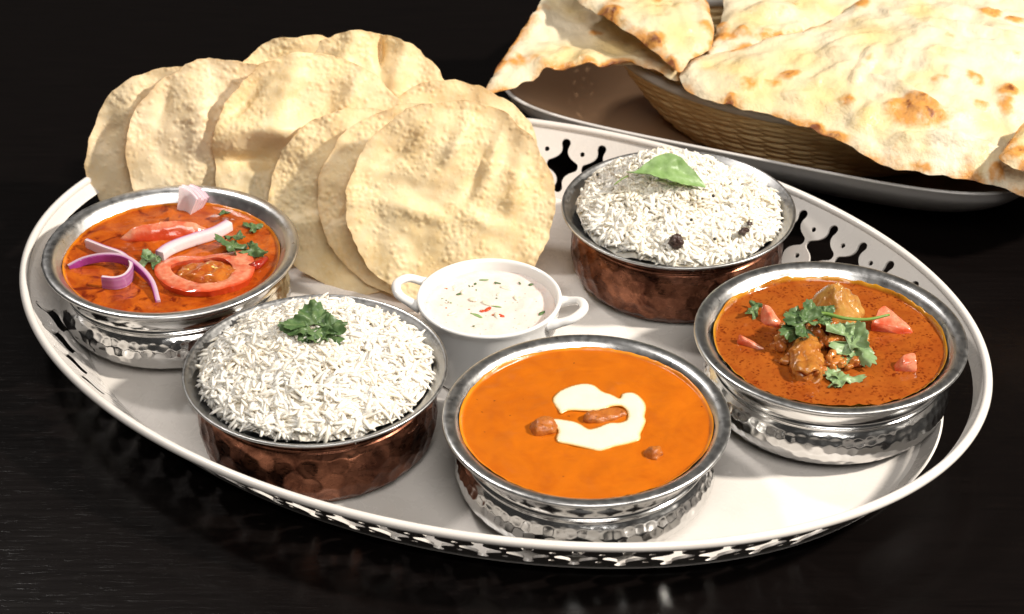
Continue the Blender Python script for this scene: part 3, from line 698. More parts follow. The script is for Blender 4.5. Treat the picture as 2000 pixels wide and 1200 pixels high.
Vt = np.column_stack([V2, z]); TV, TF = thicken(Vt, F, .06, 0.0)
ce = np.exp(-(bd / .085) ** 1.5); tag(part('cream_swirl', TV, TF, M['cream'], None, (c0[0], c0[1], ZB + .05), attrs={'edge': np.concatenate([ce, ce])}), 'white C-shaped swirl of cream on the orange curry', 'cream')
def chunk(name, px, py, z, rad, rot, seed, m_, label, cat, amp=.14, freq=1.6, pw=.72, group=None):
    V, F = blob((0, 0, 0), rad, rot, seed, amp, freq, 4, pw)
    return tag(part(name, V, F, M[m_], None, bp(px, py, z)), label, cat, group)
chunk('chicken_piece', 1062, 838, ZB - .06, (.66, .55, .50), (.1, .15, .3), 3, 'tikka', 'brown chicken chunk touching the left end of the cream swirl', 'chicken', group='chicken chunks in the orange curry')
chunk('chicken_piece', 1182, 818, ZB - .14, (1.15, .44, .44), (0, .12, .35), 6, 'tikka', 'long chicken chunk lying inside the cream swirl', 'chicken', group='chicken chunks in the orange curry')
chunk('chicken_piece', 1278, 888, ZB - .04, (.50, .36, .46), (.2, -.3, .6), 8, 'tikka', 'small pointed chicken chunk right of the cream swirl', 'chicken', group='chicken chunks in the orange curry', pw=.95)

# ------------------------------------------------------------------ leaves
def leaf(size, seed, lobes=1.0, curl=.25, width=1.0):
    a = np.linspace(R_(-128), R_(128), 90); lob = .80 + .20 * np.cos(3.15 * a) * lobes
    tooth = 1 + .14 * np.abs(np.sin(11 * a + seed)) + .03 * np.sin(37 * a)
    r = size * lob * tooth; out = np.stack([r * np.sin(a) * width, r * np.cos(a)], 1); out = np.vstack([out, [[.0, -.06 * size]]])[::-1]
    d = np.linalg.norm(out - np.roll(out, 1, 0), axis=1); out = out[d > 1e-3]
    V2, F, bd = cdt(out, (), size * .085)
    X, Y = V2[:, 0] / size, V2[:, 1] / size; ang = np.arctan2(X, Y + .05); rr = np.hypot(X, Y)
    z = size * (curl * (.6 * X ** 2 - .5 * Y ** 2 * np.sign(Y)) + .16 * np.cos(6.3 * ang) * rr + .14 * fbm(P3(X * 2.2, Y * 2.2, seed), seed, 2))
    vein = np.zeros(len(X))
    for k in (-100, -52, 0, 52, 100): vein = np.maximum(vein, np.exp(-((ang - R_(k)) * rr / .035) ** 2))
    V = np.column_stack([V2, z]); TV, TF = thicken(V, F, .035); return TV, TF, np.concatenate([vein, vein])
def put_leaf(name, root, p, size, rot, seed, m_, **k):
    V, F, vein = leaf(size, seed, **k)
    return part(name, V, F, M[m_], root, p, rot, sharp=60, attrs={'vein': vein})
def herb(label, px, py, z, leaves, cat='coriander', stems=()):
    root = thing('coriander_sprig', label, cat, bp(px, py, z))
    for (x, y, dz, size, rot, seed, m_, kw) in leaves: put_leaf('leaflet', root, loc_in(bp(x, y, z + dz), root), size, tuple(R_(q) for q in rot), seed, m_, **kw)
    for pl, rad in stems:
        V, F = tube(cat_open([loc_in(bp(x, y, z + dz), root) for x, y, dz in pl], 24), rad, 8); part('stem', V, F, M['stem'], root)
    return root
zt = FLOOR + 4.12 + 1.95 + .30
herb('green coriander sprig lying on top of the front rice', 618, 640, zt, [
    (612, 630, .30, 1.15, (28, 5, 5), 2, 'leaf', {'width': 1.25}), (596, 640, .18, 1.05, (20, -12, 100), 4, 'leaf', {'curl': .35}), (632, 640, .22, 1.15, (15, 10, -95), 5, 'leaf', {'curl': .3}),
    (606, 645, .16, .85, (-8, -5, 150), 7, 'leaf', {}), (636, 648, .12, 1.05, (-12, 8, -125), 8, 'leaf', {'width': .8}), (575, 638, .05, .75, (10, -10, 85), 9, 'leaf', {})],
    stems=[([(618, 640, .1), (625, 652, .1), (630, 664, .05)], .05)])
# herbs in the left curry
herb('folded dark green coriander leaf beside the tomato ring in the red curry', 462, 478, ZL + .15, [
    (455, 482, .25, 1.1, (25, 10, 70), 11, 'leaf', {'width': .6}), (460, 462, .35, .9, (20, 0, -140), 12, 'leaf', {'width': .55}), (490, 488, .2, 1.2, (10, 15, -125), 13, 'leaf', {'width': .45})])
herb('small coriander leaf near the right inner wall of the far left bowl', 498, 442, ZL + .05, [(492, 445, .05, .62, (5, 5, -60), 14, 'leaf', {'width': .8})])
herb('pale green coriander leaf between the onion slices in the red curry', 291, 505, ZL + .1, [(288, 510, .15, .85, (15, -30, 10), 15, 'leaf_pale', {'width': .8}), (296, 512, .1, .6, (0, 30, -40), 16, 'leaf', {})])
herb('tiny dark coriander fleck behind the onion in the far left bowl', 438, 417, ZL + .05, [(438, 417, .02, .34, (0, 0, 20), 17, 'leaf', {})])
# herbs in the right curry
herb('sprig of coriander with a long green stem across the chicken', 1600, 615, ZR_ + 1.2, [
    (1568, 632, .25, .95, (30, -20, 60), 21, 'leaf', {'curl': .6}), (1585, 615, .35, .8, (40, 10, 10), 22, 'leaf', {'curl': .6}), (1560, 640, -.2, 1.25, (10, -28, 130), 23, 'leaf', {'width': .8}), (1612, 612, .3, .55, (30, 20, -50), 24, 'leaf', {}), (1600, 628, .2, .6, (20, 0, -120), 25, 'leaf', {'curl': .5})],
    stems=[([(1592, 618, .3), (1610, 613, .40), (1650, 622, .42), (1695, 624, .38), (1737, 615, .42)], np.linspace(.115, .07, 24)), ([(1598, 622, .25), (1592, 610, .4), (1584, 596, .5)], .05)])
herb('large pale coriander leaf on the right of the chicken piece', 1672, 672, ZR_ + .55, [(1652, 655, .45, 1.15, (12, 18, -40), 27, 'leaf_pale', {'curl': .45, 'width': .9}), (1668, 672, .32, 1.45, (-10, 28, -155), 28, 'leaf_pale', {'curl': .4, 'width': .7}), (1650, 700, -.15, .5, (0, 0, 160), 29, 'leaf_pale', {})])
herb('torn pale coriander leaf floating in front of the chicken piece', 1645, 738, ZR_ + .06, [(1620, 728, .10, .85, (5, 5, 80), 31, 'leaf_pale', {'width': .6}), (1640, 740, .08, 1.2, (0, 0, -85), 32, 'leaf_pale', {'width': .5}), (1636, 742, .06, .55, (0, 0, 175), 33, 'leaf_pale', {})])
herb('curled green coriander leaf at the left edge of the chicken curry', 1472, 604, ZR_ + .1, [(1470, 612, .1, .75, (10, 55, -20), 35, 'leaf', {'width': .5}), (1478, 600, .15, .5, (20, -40, 30), 36, 'leaf', {'width': .6})])
# curry leaf on the back rice
ol = [(-2.35, -.35), (-1.9, -.30), (-1.2, .25), (-.3, .75), (.6, .72), (1.5, .35), (2.3, -.1), (2.45, -.25), (1.7, -.45), (.7, -.62), (-.3, -.62), (-1.2, -.45), (-1.9, -.42)]
o2 = cat_closed(ol, .12)
if (np.cross(o2, np.roll(o2, -1, 0))).sum() < 0: o2 = o2[::-1]
o2[:, 1] *= 1.25; o2[:, 0] *= .95; V2, F, bd = cdt(o2, (), .14); X, Y = V2[:, 0], V2[:, 1]
V = np.column_stack([V2, -.16 * np.abs(X + .45) ** 1.35 + .45 + .30 * np.abs(Y) ** 1.2 + .20 * X * Y * .5 + .17 * fbm(P3(X * 1.3, Y * 1.5, 1), 3, 3)]); TV, TF = thicken(V, F, .04); ve = np.exp(-(Y / .05) ** 2) + .5 * np.exp(-((np.abs(Y) * 1.2 + X * .8) % .5 / .05) ** 2)
cl = thing('curry_leaf', 'single shiny green curry leaf on the back rice', 'leaf', bp(1300, 342, FLOOR + 6.95))
part('blade', TV, TF, M['curry_leaf'], cl, (0, 0, .05), (R_(26), R_(6), R_(-6)), sharp=60, attrs={'vein': np.concatenate([ve, ve]) * .6})
V, F = tube(cat_open([(-2.1, -.35, .15), (-2.5, -.5, .0), (-2.9, -.75, -.2)], 10), .035, 6); part('stalk', V, F, M['stem'], cl)
for px, py, z, rad, lab in ((1321, 472, 5.25, (.42, .38, .40), 'large dark raisin at the front edge of the back rice'), (1452, 452, 5.2, (.38, .16, .20), 'thin dark raisin on the right of the back rice'), (1464, 436, 5.25, (.2, .12, .14), 'tiny dark raisin at the right rim of the back rice')):
    V, F = blob((0, 0, 0), rad, (0, .2, .7), int(px), .14, 5, 4); tag(part('raisin', V, F, M['raisin'], None, bp(px, py, FLOOR + z)), lab, 'raisin', 'raisins in the back rice')
for px, py, z, lab in ((1393, 383, 6.45, 'black mustard seed right of the curry leaf on the back rice'), (1396, 467, 5.35, 'black mustard seed low on the front of the back rice'), (1167, 341, 5.5, 'black mustard seed at the left edge of the back rice'), (1350, 430, 6.0, 'black mustard seed in the middle of the back rice')):
    V, F = blob((0, 0, 0), (.095, .095, .09), (0, 0, 0), int(px), .01, 4, 2); tag(part('mustard_seed', V, F, M['mustard'], None, bp(px, py, FLOOR + z)), lab, 'mustard seed', 'mustard seeds on the back rice')

# ------------------------------------------------------------------ tomato and onion in the left curry
def from_px(ol, z): return np.array([bp(x, y, z)[:2] for x, y in ol])
def ccw(p): return p if (np.cross(p, np.roll(p, -1, 0))).sum() > 0 else p[::-1]
zt = ZL + .29
oo = from_px([(301, 528), (318, 508), (352, 500), (400, 496), (440, 490), (478, 488), (492, 497), (498, 520), (490, 543), (462, 560), (425, 571), (385, 575), (350, 570), (320, 556)], zt)
hh = from_px([(333, 524), (345, 513), (380, 505), (415, 500), (445, 508), (455, 524), (448, 542), (425, 553), (398, 556), (372, 550), (350, 541)], zt)
c0 = oo.mean(0); O = ccw(cat_closed(oo - c0, .12)); Hh = ccw(cat_closed(hh - c0, .12))
V2, F, bd = cdt(O, [Hh], .16)
z = .10 * fbm(P3(V2[:, 0] * .8, V2[:, 1] * .8, 1), 3, 2) + .05 * (1 - np.exp(-bd / .12)) - .05 * V2[:, 1]
V = np.column_stack([V2, z]); TV, TF = thicken(V, F, .46, .0); N = len(V2)
dO = bdist([O], V2); fl = sstep(.04, .30, dO)
ts = thing('tomato_slice', 'thick tomato ring with seedy centre on the red curry', 'tomato', (c0[0], c0[1], zt))
part('flesh', TV, TF, M['tomato'], ts, sharp=60, attrs={'flesh': np.concatenate([fl * .85, fl * 0])})
hc = (Hh).mean(0)
V, F = blob((0, 0, 0), (1.75, 1.08, .38), (0, 0, -.1), 5, .20, 1.7, 4); pulp = part('pulp', V, F, M['pulp'], ts, (hc[0] + .25, hc[1], -.24))
rs = np.random.RandomState(5)
for k in range(13):
    a = rs.uniform(0, 6.28); q = rs.uniform(.2, .9)
    V, F = blob((0, 0, 0), (.15, .09, .05), (rs.uniform(-.4, .4), rs.uniform(-.4, .4), rs.uniform(0, 3)), k, .01, 3, 2)
    part('seed', V, F, M['seed'], pulp, (1.3 * q * math.cos(a), .8 * q * math.sin(a), .34 - .2 * q * q))
# wedge behind it: half-moon with skin below and cut flesh on top
def tomchunk(px, py, dz, pts, rz, label, seed, lvl=None, group='tomato chunks in the right curry', name='tomato_chunk', skin=None):
    import bmesh
    b = bmesh.new()
    for p in pts: b.verts.new(p)
    bmesh.ops.convex_hull(b, input=b.verts); bmesh.ops.bevel(b, geom=list(b.edges), offset=.10, segments=2, affect='EDGES', profile=.6)
    bmesh.ops.triangulate(b, faces=b.faces); bmesh.ops.subdivide_edges(b, edges=[e for e in b.edges if e.calc_length() > .25], cuts=2, use_grid_fill=True); bmesh.ops.triangulate(b, faces=b.faces)
    b.verts.index_update(); V = np.array([v.co[:] for v in b.verts]); F = np.array([[v.index for v in f.verts] for f in b.faces]); b.free()
    fl = sstep(-.1, .5, V[:, 2] / (V[:, 2].max() + 1e-6) + .5 * pn(V * 1.3, seed)) ; V = V + .05 * np.stack([pn(V * 2.2, seed), pn(V * 2.2, seed + 1), pn(V * 2.2, seed + 2)], 1)
    if skin: fl = sstep(-.25, .35, V[:, 1] * .9 + V[:, 2] * .75 - .28 + .25 * np.abs(V[:, 0]) ** 1.5 / 2 + .2 * pn(V * 1.5, seed))
    return tag(part(name, V, F, M['tomato'], None, bp(px, py, (ZR_ if lvl is None else lvl) + dz), (0, 0, rz), sharp=50, attrs={'flesh': fl * .9}), label, 'tomato', group)
wp = []
for u in np.linspace(-1, 1, 9):
    q = math.sqrt(max(0, 1 - u * u)) * .9 + .12; wp += [(u * 2.6, -.60 * q + .18, .05), (u * 2.5, -.30 * q + .15, .55 * q), (u * 2.4, .12 * q + .1, .84 * q), (u * 2.3, .62 * q + .1, .1), (u * 2.5, -.3 * q, -.35)]
tomchunk(323, 462, .0, wp, math.atan2(.75, 4.4), 'long red tomato wedge behind the tomato ring in the far left bowl', 4, ZL, None, 'tomato_wedge', 1)
def onion(path, w, th, label, name='onion_strip', purple_side=1, stripes=0, ups=None, taper=1.0, tint=0.0):
    """curved strip: path in cm, standing w tall and th thick; the purple skin on one face"""
    p = cat_open(path, 40); m_ = len(p); tg = np.gradient(p, axis=0); tg /= np.linalg.norm(tg, axis=1)[:, None]
    up = np.tile(np.array([0, 0, 1.0]), (m_, 1)) if ups is None else cat_open(ups, 40)
    up = up - (up * tg).sum(1)[:, None] * tg; up /= np.linalg.norm(up, axis=1)[:, None]; sd = np.cross(tg, up)
    cs = []
    for u in np.linspace(-.5, .5, 7): cs.append((u, .5, 1))
    for v in np.linspace(.5, -.5, 5)[1:-1]: cs.append((.5, v, (v + .5) ** 2 * .6))
    for u in np.linspace(.5, -.5, 7): cs.append((u, -.5, 0))
    for v in np.linspace(-.5, .5, 5)[1:-1]: cs.append((-.5, v, (v + .5) ** 2 * .6))
    n_ = len(cs); tp_ = np.interp(np.linspace(0, 1, m_), [0, .5, 1], [taper, 1, taper]); V = []; pur = []
    for i in range(m_):
        for (u, v, q) in cs:
            rnd = 1 - .12 * (abs(u) > .49) * 1; V.append(p[i] + up[i] * u * w * tp_[i] + sd[i] * v * th * rnd * purple_side)
            pur.append(q * (.75 + .25 * math.sin(9 * u * 2)) if q == 1 else q)
    F = grid_quads(m_, n_).tolist(); F.append(list(range(n_))[::-1]); F.append([(m_ - 1) * n_ + k for k in range(n_)])
    c = p.mean(0); V = np.array(V) - c
    return part(name, V, F, M['onion'], None, c, sharp=45, attrs={'purple': np.clip(np.array(pur) + tint, 0, 1)})
def px3(l, z): return [bp(x, y, z + dz) for x, y, dz in l]
tag(onion(px3([(135, 524, .05), (165, 510, .25), (205, 503, .45), (245, 508, .5), (275, 528, .45), (298, 556, .25), (309, 592, .0)], ZL), .50, .28, None, purple_side=1, taper=.75, tint=.38), 'thin arched purple onion strip nearest the left rim', 'onion', 'onion pieces on the red curry')
tag(onion(px3([(170, 478, .15), (205, 492, .25), (240, 505, .3), (258, 525, .35), (248, 545, .35), (226, 553, .35), (200, 551, .35)], ZL), .75, .22, None, purple_side=-1, taper=.95, tint=.08), 'hooked onion curl with a bright purple end, under the arched strip', 'onion', 'onion pieces on the red curry')
tag(onion(px3([(448, 440, .35), (420, 455, .32), (385, 466, .3), (350, 478, .3), (328, 488, .3), (312, 500, .3)], ZL), .55, .55, None, purple_side=1, taper=1.0), 'long pale onion strip running from the wedge to the tomato ring', 'onion', 'onion pieces on the red curry')
oc = thing('onion_chunk', 'layered pink onion chunk standing at the back of the far left bowl', 'onion', bp(370, 408, ZL - .1), (R_(-22), R_(10), R_(-30)), 'onion pieces on the red curry')
for k in range(5):
    xs = np.linspace(-1, 1, 14); V = []; pur = []; hk = 1.15 + .10 * math.sin(k * 2.1)
    for i, x in enumerate(xs):
        for (dy, dz, q) in ((-.085, -.3, .0), (.085, -.3, .3), (.095, .35, .35), (.10, hk - .06, .55), (.06, hk, .65), (-.06, hk, .45), (-.10, hk - .06, .05), (-.095, .35, .0)):
            fan = .75 + .28 * max(dz, 0); yy = (-.42 + .205 * k) * fan
            V.append((x * .62 * fan + .03 * k, yy + dy * fan - .16 * x * x, dz * (1 - .06 * x * x) - .12 * x)); pur.append(q * (.35 + .14 * k))
    F = grid_quads(14, 8).tolist(); F.append(list(range(8))[::-1]); F.append([13 * 8 + j for j in range(8)])
    part('onion_layer', V, F, M['onion'], oc, sharp=40, attrs={'purple': np.clip(pur, 0, 1)})
V, F = tube(cat_open(px3([(472, 520, -.02), (492, 522, .15), (508, 514, .2), (520, 505, .1)], ZL), 16) - bp(498, 516, ZL), np.interp(np.linspace(0, 1, 16), [0, .5, 1], [.1, .28, .16]), 10)
tag(part('chilli_piece', V, F, M['chilli'], None, bp(498, 516, ZL)), 'dark red chilli piece right of the tomato ring', 'chilli')

# ------------------------------------------------------------------ chicken and tomato in the right curry
ck = thing('chicken_drumstick', 'chicken drumstick with onion masala rising from the middle of the right curry', 'chicken', bp(1605, 660, ZR_))
V, F = blob((0, 0, 0), (1.55, 1.35, 1.45), (R_(-12), R_(-14), 0), 4, .30, .8, 5, 1.0); V[:, :2] *= (1 - .50 * sstep(-.2, 1.6, V[:, 2]))[:, None]; V += .05 * pn(V * 2.6, 8)[:, None]; V[:, 2] *= 1.18; part('thigh', V, F, M['chicken'], ck, loc_in(bp(1630, 610, ZR_ + .55), ck))
V, F = blob((0, 0, 0), (.85, 1.55, .70), (R_(14), 0, R_(-10)), 9, .24, 1.0, 5, .95); V += .06 * pn(V * 2.4, 4)[:, None]; dm = part('drum_meat', V, F, M['chicken_dark'], ck, loc_in(bp(1574, 702, ZR_ + .30), ck))
n1_, n2_ = 26, 24; V = []
for i in range(n1_):
    q = i / (n1_ - 1); inn = q > .72
    rr = np.interp(q, [0, .3, .6, .72, .80, 1], [.25, .62, .70, .66, .44, .30]); yy = np.interp(q, [0, .3, .6, .72, .80, 1], [.7, .1, -.7, -.98, -.98, -.5])
    for j in range(n2_):
        a_ = 2 * math.pi * j / n2_; w_ = 1 + .14 * math.sin(2 * a_ + 1) + .08 * math.sin(5 * a_ + 2)
        V.append((rr * w_ * math.cos(a_) + .06 * math.sin(3 * yy), yy + (.14 * math.sin(a_ * 2 + 1) + .10 * math.sin(3 * a_)) * sstep(.3, .7, q), rr * w_ * .95 * math.sin(a_) - .10 * (-yy)))
V = np.array(V); V += .05 * np.stack([pn(V * 2.1, 3), pn(V * 2.1, 4), pn(V * 2.1, 5)], 1); F = grid_quads(n1_, n2_)[:, ::-1].tolist(); F.append([(n1_ - 1) * n2_ + k for k in range(n2_)][::-1]); F.append(list(range(n2_)))
part('bone_end', V, F, M['chicken_dark'], dm, (.05, -.55, .02), (0, 0, R_(-8)))
rs = np.random.RandomState(12); items = []
for k in range(150):
    px = rs.uniform(1515, 1695); py = rs.uniform(605, 730)
    if ((px - 1606) / 92) ** 2 + ((py - 668) / 62) ** 2 > 1: continue
    hgt = .55 * math.exp(-((px - 1606) / 60) ** 2 - ((py - 650) / 45) ** 2) + rs.uniform(-.05, .32)
    items.append(blob(loc_in(bp(px, py, ZR_ + hgt), ck), rs.uniform(.14, .36, 3), tuple(rs.uniform(0, 3, 3)), k, .10, 3, 3))
V, F = merge(items); o = part('onion_masala', V, F, M['masala'], ck); o['kind'] = 'stuff'
tomchunk(1735, 640, .0, [(-.9, -.4, -.4), (-.9, .3, -.4), (1.3, -.5, -.3), (1.2, .2, -.4), (-.6, .2, 1.0), (-.3, .5, 1.1), (-.9, -.5, .5), (1.25, -.3, .15), (.7, .4, .3)], -.15, 'large pink tomato wedge under the end of the coriander stem', 3)
tomchunk(1505, 625, .0, [(-.65, .2, -.3), (-.5, -.5, -.3), (.7, -.5, -.3), (.6, .3, -.3), (-.55, .4, .75), (-.2, .3, .7), (.6, -.3, .15), (.2, -.6, .3)], -.3, 'red tomato chunk left of the chicken, beside the curled leaf', 5)
tomchunk(1468, 675, -.05, [(-.9, -.1, -.3), (-.6, .4, -.3), (.9, -.5, -.3), (.8, .1, -.3), (-.75, .2, .55), (-.4, -.2, .5), (.7, -.3, .15)], -.25, 'flat tomato chunk nearest the left inner wall of the right bowl', 7)
tomchunk(1768, 715, .05, [(-.75, -.3, -.3), (-.7, .2, -.3), (.5, -.45, -.35), (.55, .3, -.35), (-.1, .3, .55), (.5, .25, .6), (.5, -.35, .5), (-.2, -.35, .45)], .1, 'small squarish tomato cube at the right of the chicken curry', 9)

# ------------------------------------------------------------------ platter, basket, naan
PC = np.array([17.6, 114.6 - YO]); PROT = R_(-23)
plat = thing('serving_platter', 'long grey ceramic platter under the bread basket', 'platter', (PC[0], PC[1], 0), (0, 0, PROT))
def ring(ins, z, n=200, ex=4.6, A=17.6, B=10.2):
    a = np.linspace(0, 2 * np.pi, n, endpoint=False); c, s = np.cos(a), np.sin(a)
    return np.stack([(A - ins) * np.sign(c) * np.abs(c) ** (2 / ex), (B - ins) * np.sign(s) * np.abs(s) ** (2 / ex), np.full(n, z)], 1)
def loft(prof, cap=None):
    pr = smooth_prof(prof, len(prof) * 4); V = np.vstack([ring(i, z) for i, z in pr]); F = grid_quads(len(pr), 200).tolist()
    if cap is not None:
        k = (len(pr) - 1) * 200 if cap else 0; F.append([k + j for j in range(200)] if cap else [k + j for j in range(200)][::-1])
    return V, F
V, F = loft([(6.2, .02), (5.2, .05), (4.2, .25), (2.9, .85), (1.5, 1.9), (.55, 2.95), (.12, 3.75)], 0); part('outer_wall', V, F, M['platter'], plat)
V, F = loft([(.12, 3.75), (.03, 3.92), (.06, 4.0), (.14, 4.03), (.24, 3.99), (.32, 3.88)]); part('rim', V, F, M['platter'], plat)
V, F = loft([(.32, 3.88), (.8, 3.3), (2.2, 2.3), (4.0, 1.1), (5.2, .62), (6.2, .52)], 1); part('well', V, F, M['platter_in'], plat)
BC = np.array([19.05, 114.7 - YO]); basket = thing('bread_basket', 'woven rattan basket holding the naan on the grey platter', 'basket', (BC[0], BC[1], .62), (0, 0, PROT))
def bax(q): return 9.2 + 3.6 * q ** .8, 5.4 + 2.7 * q ** .8
a = np.linspace(0, 2 * np.pi, 220, endpoint=False); NS = 44
nring = 19
for k in range(nring):
    q = k / (nring - 1); ax, bx_ = bax(q); w = .11 * np.cos(a * NS / 2 + math.pi * k)
    V, F = tube(np.stack([(ax + w) * np.cos(a), (bx_ + w) * np.sin(a),   .25 + 4.45 * q + .06 * pn(P3(np.cos(a) * 6, np.sin(a) * 6, k), k) + .05 * np.sin(3 * a + k)], 1), .185, 6, closed=True, flat=1.1); part('strand', V, F, M['rattan'], basket)
sp_ = None
for k in range(NS):
    an = 2 * math.pi * (k + .5) / NS; pth = [((bax(q)[0] - .0) * math.cos(an), (bax(q)[1]) * math.sin(an), .1 + 4.65 * q) for q in np.linspace(0, 1, 6)]
    V, F = tube(pth, .13, 6); part('stake', V, F, M['rattan'], basket)
ax, bx_ = bax(1.0)
V, F = tube(np.stack([(ax + .1) * np.cos(a), (bx_ + .1) * np.sin(a), np.full(220, 4.95)], 1), .34, 10, closed=True); part('basket_rim', V, F, M['basket_rim'], basket)
V = np.vstack([np.stack([9.3 * np.cos(a), 5.5 * np.sin(a), np.full(220, .2)], 1), np.stack([9.3 * np.cos(a), 5.5 * np.sin(a), np.full(220, .05)], 1)]); F = [list(range(220)), list(range(220, 440))[::-1]] + [[i, i + 220, (i + 1) % 220 + 220, (i + 1) % 220] for i in range(220)]
part('basket_base', V, F, M['rattan'], basket, sharp=50)

def naan(label, outline, ctrl, seed, sp=.24, thick=.55, puff=.22, blis=(), toast_edge=.55, butter=()):
    """outline: (photo x, y, height); ctrl: further (x, y, height) points inside"""
    O3 = np.array([bp(*p) for p in outline]); C3 = np.array([bp(*p) for p in list(outline) + list(ctrl)])
    O = ccw(cat_closed(O3[:, :2], sp * .8))
    per = np.arange(len(O)) / 9.0
    O = O + (.10 * np.stack([pn(P3(O[:, 0] * .9, O[:, 1] * .9, seed), seed), pn(P3(O[:, 0] * .9, O[:, 1] * .9, seed + 4), seed + 3)], 1)) * 1.6
    V2, F, bd = cdt(O, (), sp); X, Y = V2[:, 0], V2[:, 1]
    z = rbf(C3[:, :2], C3[:, 2], V2)
    n1 = fbm(P3(X * .22, Y * .22, seed), seed, 2); n2 = fbm(P3(X * .62, Y * .62, seed), seed + 2, 3); n3 = fbm(P3(X * 1.7, Y * 1.7, seed), seed + 5, 2)
    ins = 1 - np.exp(-bd / .9)
    rid = 1 - np.abs(fbm(P3(X * .30 + 5, Y * .42, seed), seed + 14, 2)) * 2.2
    top = z + puff * 1.7 * n1 + puff * .95 * n2 * (.4 + .6 * ins) + .05 * n3 + puff * .9 * np.clip(rid, 0, 1) ** 2 * ins
    bub = np.zeros(len(X)); tb = np.zeros(len(X))
    for (px, py, pz, rx, ry, rz, h, tq) in blis:
        c = bp(px, py, pz)[:2]; dx, dy = X - c[0], Y - c[1]; u = (dx * math.cos(rz) + dy * math.sin(rz)) / rx; v = (-dx * math.sin(rz) + dy * math.cos(rz)) / ry
        d2 = u * u + v * v; bub = bub + h * np.clip(1 - d2, 0, 1) ** .6; tb = np.maximum(tb, tq * np.clip(1.35 - d2, 0, 1) * (.75 + .5 * n3))
    rs = np.random.RandomState(seed); nb = int(90); lo, hi = V2.min(0), V2.max(0); B = rs.uniform(lo, hi, (nb, 2)); br = rs.uniform(.25, .85, nb) ; ts_ = rs.uniform(0, 1, nb) ** 2.2
    for k in range(nb):
        d2 = ((X - B[k, 0]) ** 2 + ((Y - B[k, 1]) * 1.25) ** 2) / br[k] ** 2; g = np.clip(1 - d2, 0, 1); bub = np.maximum(bub, .26 * br[k] * g ** .7); tb = np.maximum(tb, ts_[k] * .95 * g * (.7 + .6 * n3))
    top = top + bub + .16 * np.exp(-((bd - .5) / .32) ** 2) * (.6 + n1)
    th = thick * (1 - np.exp(-bd / .35)) + .10
    top = top - .14 * np.exp(-bd / .22)
    toast = np.clip(tb + 1.35 * toast_edge * np.exp(-bd / .48) * (.60 + 1.3 * fbm(P3(X * .55, Y * .55, seed + 9), seed + 9, 2)) + .35 * np.clip(n2 - .35, 0, 1), 0, 1)
    by = np.clip(fbm(P3(X * .33, Y * .33, seed + 2), seed + 11, 3) * 1.2 + .05, 0, 1)
    for (px, py, pz, r_) in butter:
        c = bp(px, py, pz)[:2]; by = np.maximum(by, .95 * np.exp(-((X - c[0]) ** 2 + (Y - c[1]) ** 2) / r_ ** 2))
    c = np.array([X.mean(), Y.mean(), top.min()])
    V = np.column_stack([V2, top]); N = len(V)
    n = vnorm(V, F); TV, TF = thicken(V, F, th, 0.0)
    o = part('naan', TV - c, TF, M['naan'], None, c, sharp=75, attrs={'toast': np.concatenate([toast, np.clip(toast * .6 + .15, 0, 1)]), 'butter': np.concatenate([by, by * 0])})
    return tag(o, label, 'naan', 'naan breads heaped in the basket')
naan('folded naan at the left end, its pointed tip hanging over the platter edge',
     [(944, 176, 6.0), (985, 176, 6.0), (1040, 152, 6.2), (1100, 138, 6.4), (1180, 133, 6.6), (1260, 131, 6.8), (1318, 158, 6.8), (1330, 140, 6.9), (1318, 112, 7.0), (1300, 50, 7.2), (1290, -10, 7.4), (1200, -50, 8.2), (1085, -45, 8.6), (1040, 20, 8.2), (1000, 85, 7.2), (968, 140, 6.4)],
     [(1060, 118, 7.0), (1150, 112, 7.2), (1230, 114, 7.3), (1070, 80, 6.9), (1150, 75, 6.8), (1230, 80, 6.9), (1100, 20, 7.5), (1180, 10, 7.4)], 5, puff=.10,
     blis=[(1190, 118, 7.1, .5, .35, 0, .10, .75), (1150, 125, 6.8, .6, .3, 0, .08, .7), (1020, 118, 6.8, .35, .7, .4, .06, .7), (1000, 80, 7.2, .4, .5, 0, .06, .6)], butter=[(1120, 110, 7, 2.0), (1200, 95, 7, 2.0)])
naan('naan strip with a browned edge lying across the folded left naan',
     [(1120, -35, 9.6), (1128, 0, 9.4), (1165, 25, 9.1), (1210, 55, 8.8), (1262, 88, 8.4), (1300, 118, 8.0), (1328, 139, 7.7), (1350, 112, 8.0), (1388, 90, 8.1), (1392, 50, 8.5), (1380, 0, 8.8), (1360, -60, 9.2), (1200, -80, 9.8)],
     [(1300, 60, 9.1), (1345, 50, 9.0), (1260, 20, 9.4), (1330, 5, 9.4), (1365, 60, 8.6)], 8, puff=.20,
     blis=[(1285, 92, 8.3, .7, .3, -.6, .1, .9), (1175, 32, 9.0, .45, .25, -.4, .06, .5), (1310, 122, 8, .4, .25, -.5, .05, .7), (1335, 30, 9.2, .45, 1.8, .2, .25, 0), (1300, 20, 9.2, .4, 1.6, .3, .2, 0)], butter=[(1330, 60, 9, 1.6), (1280, 10, 9.4, 2.2)])
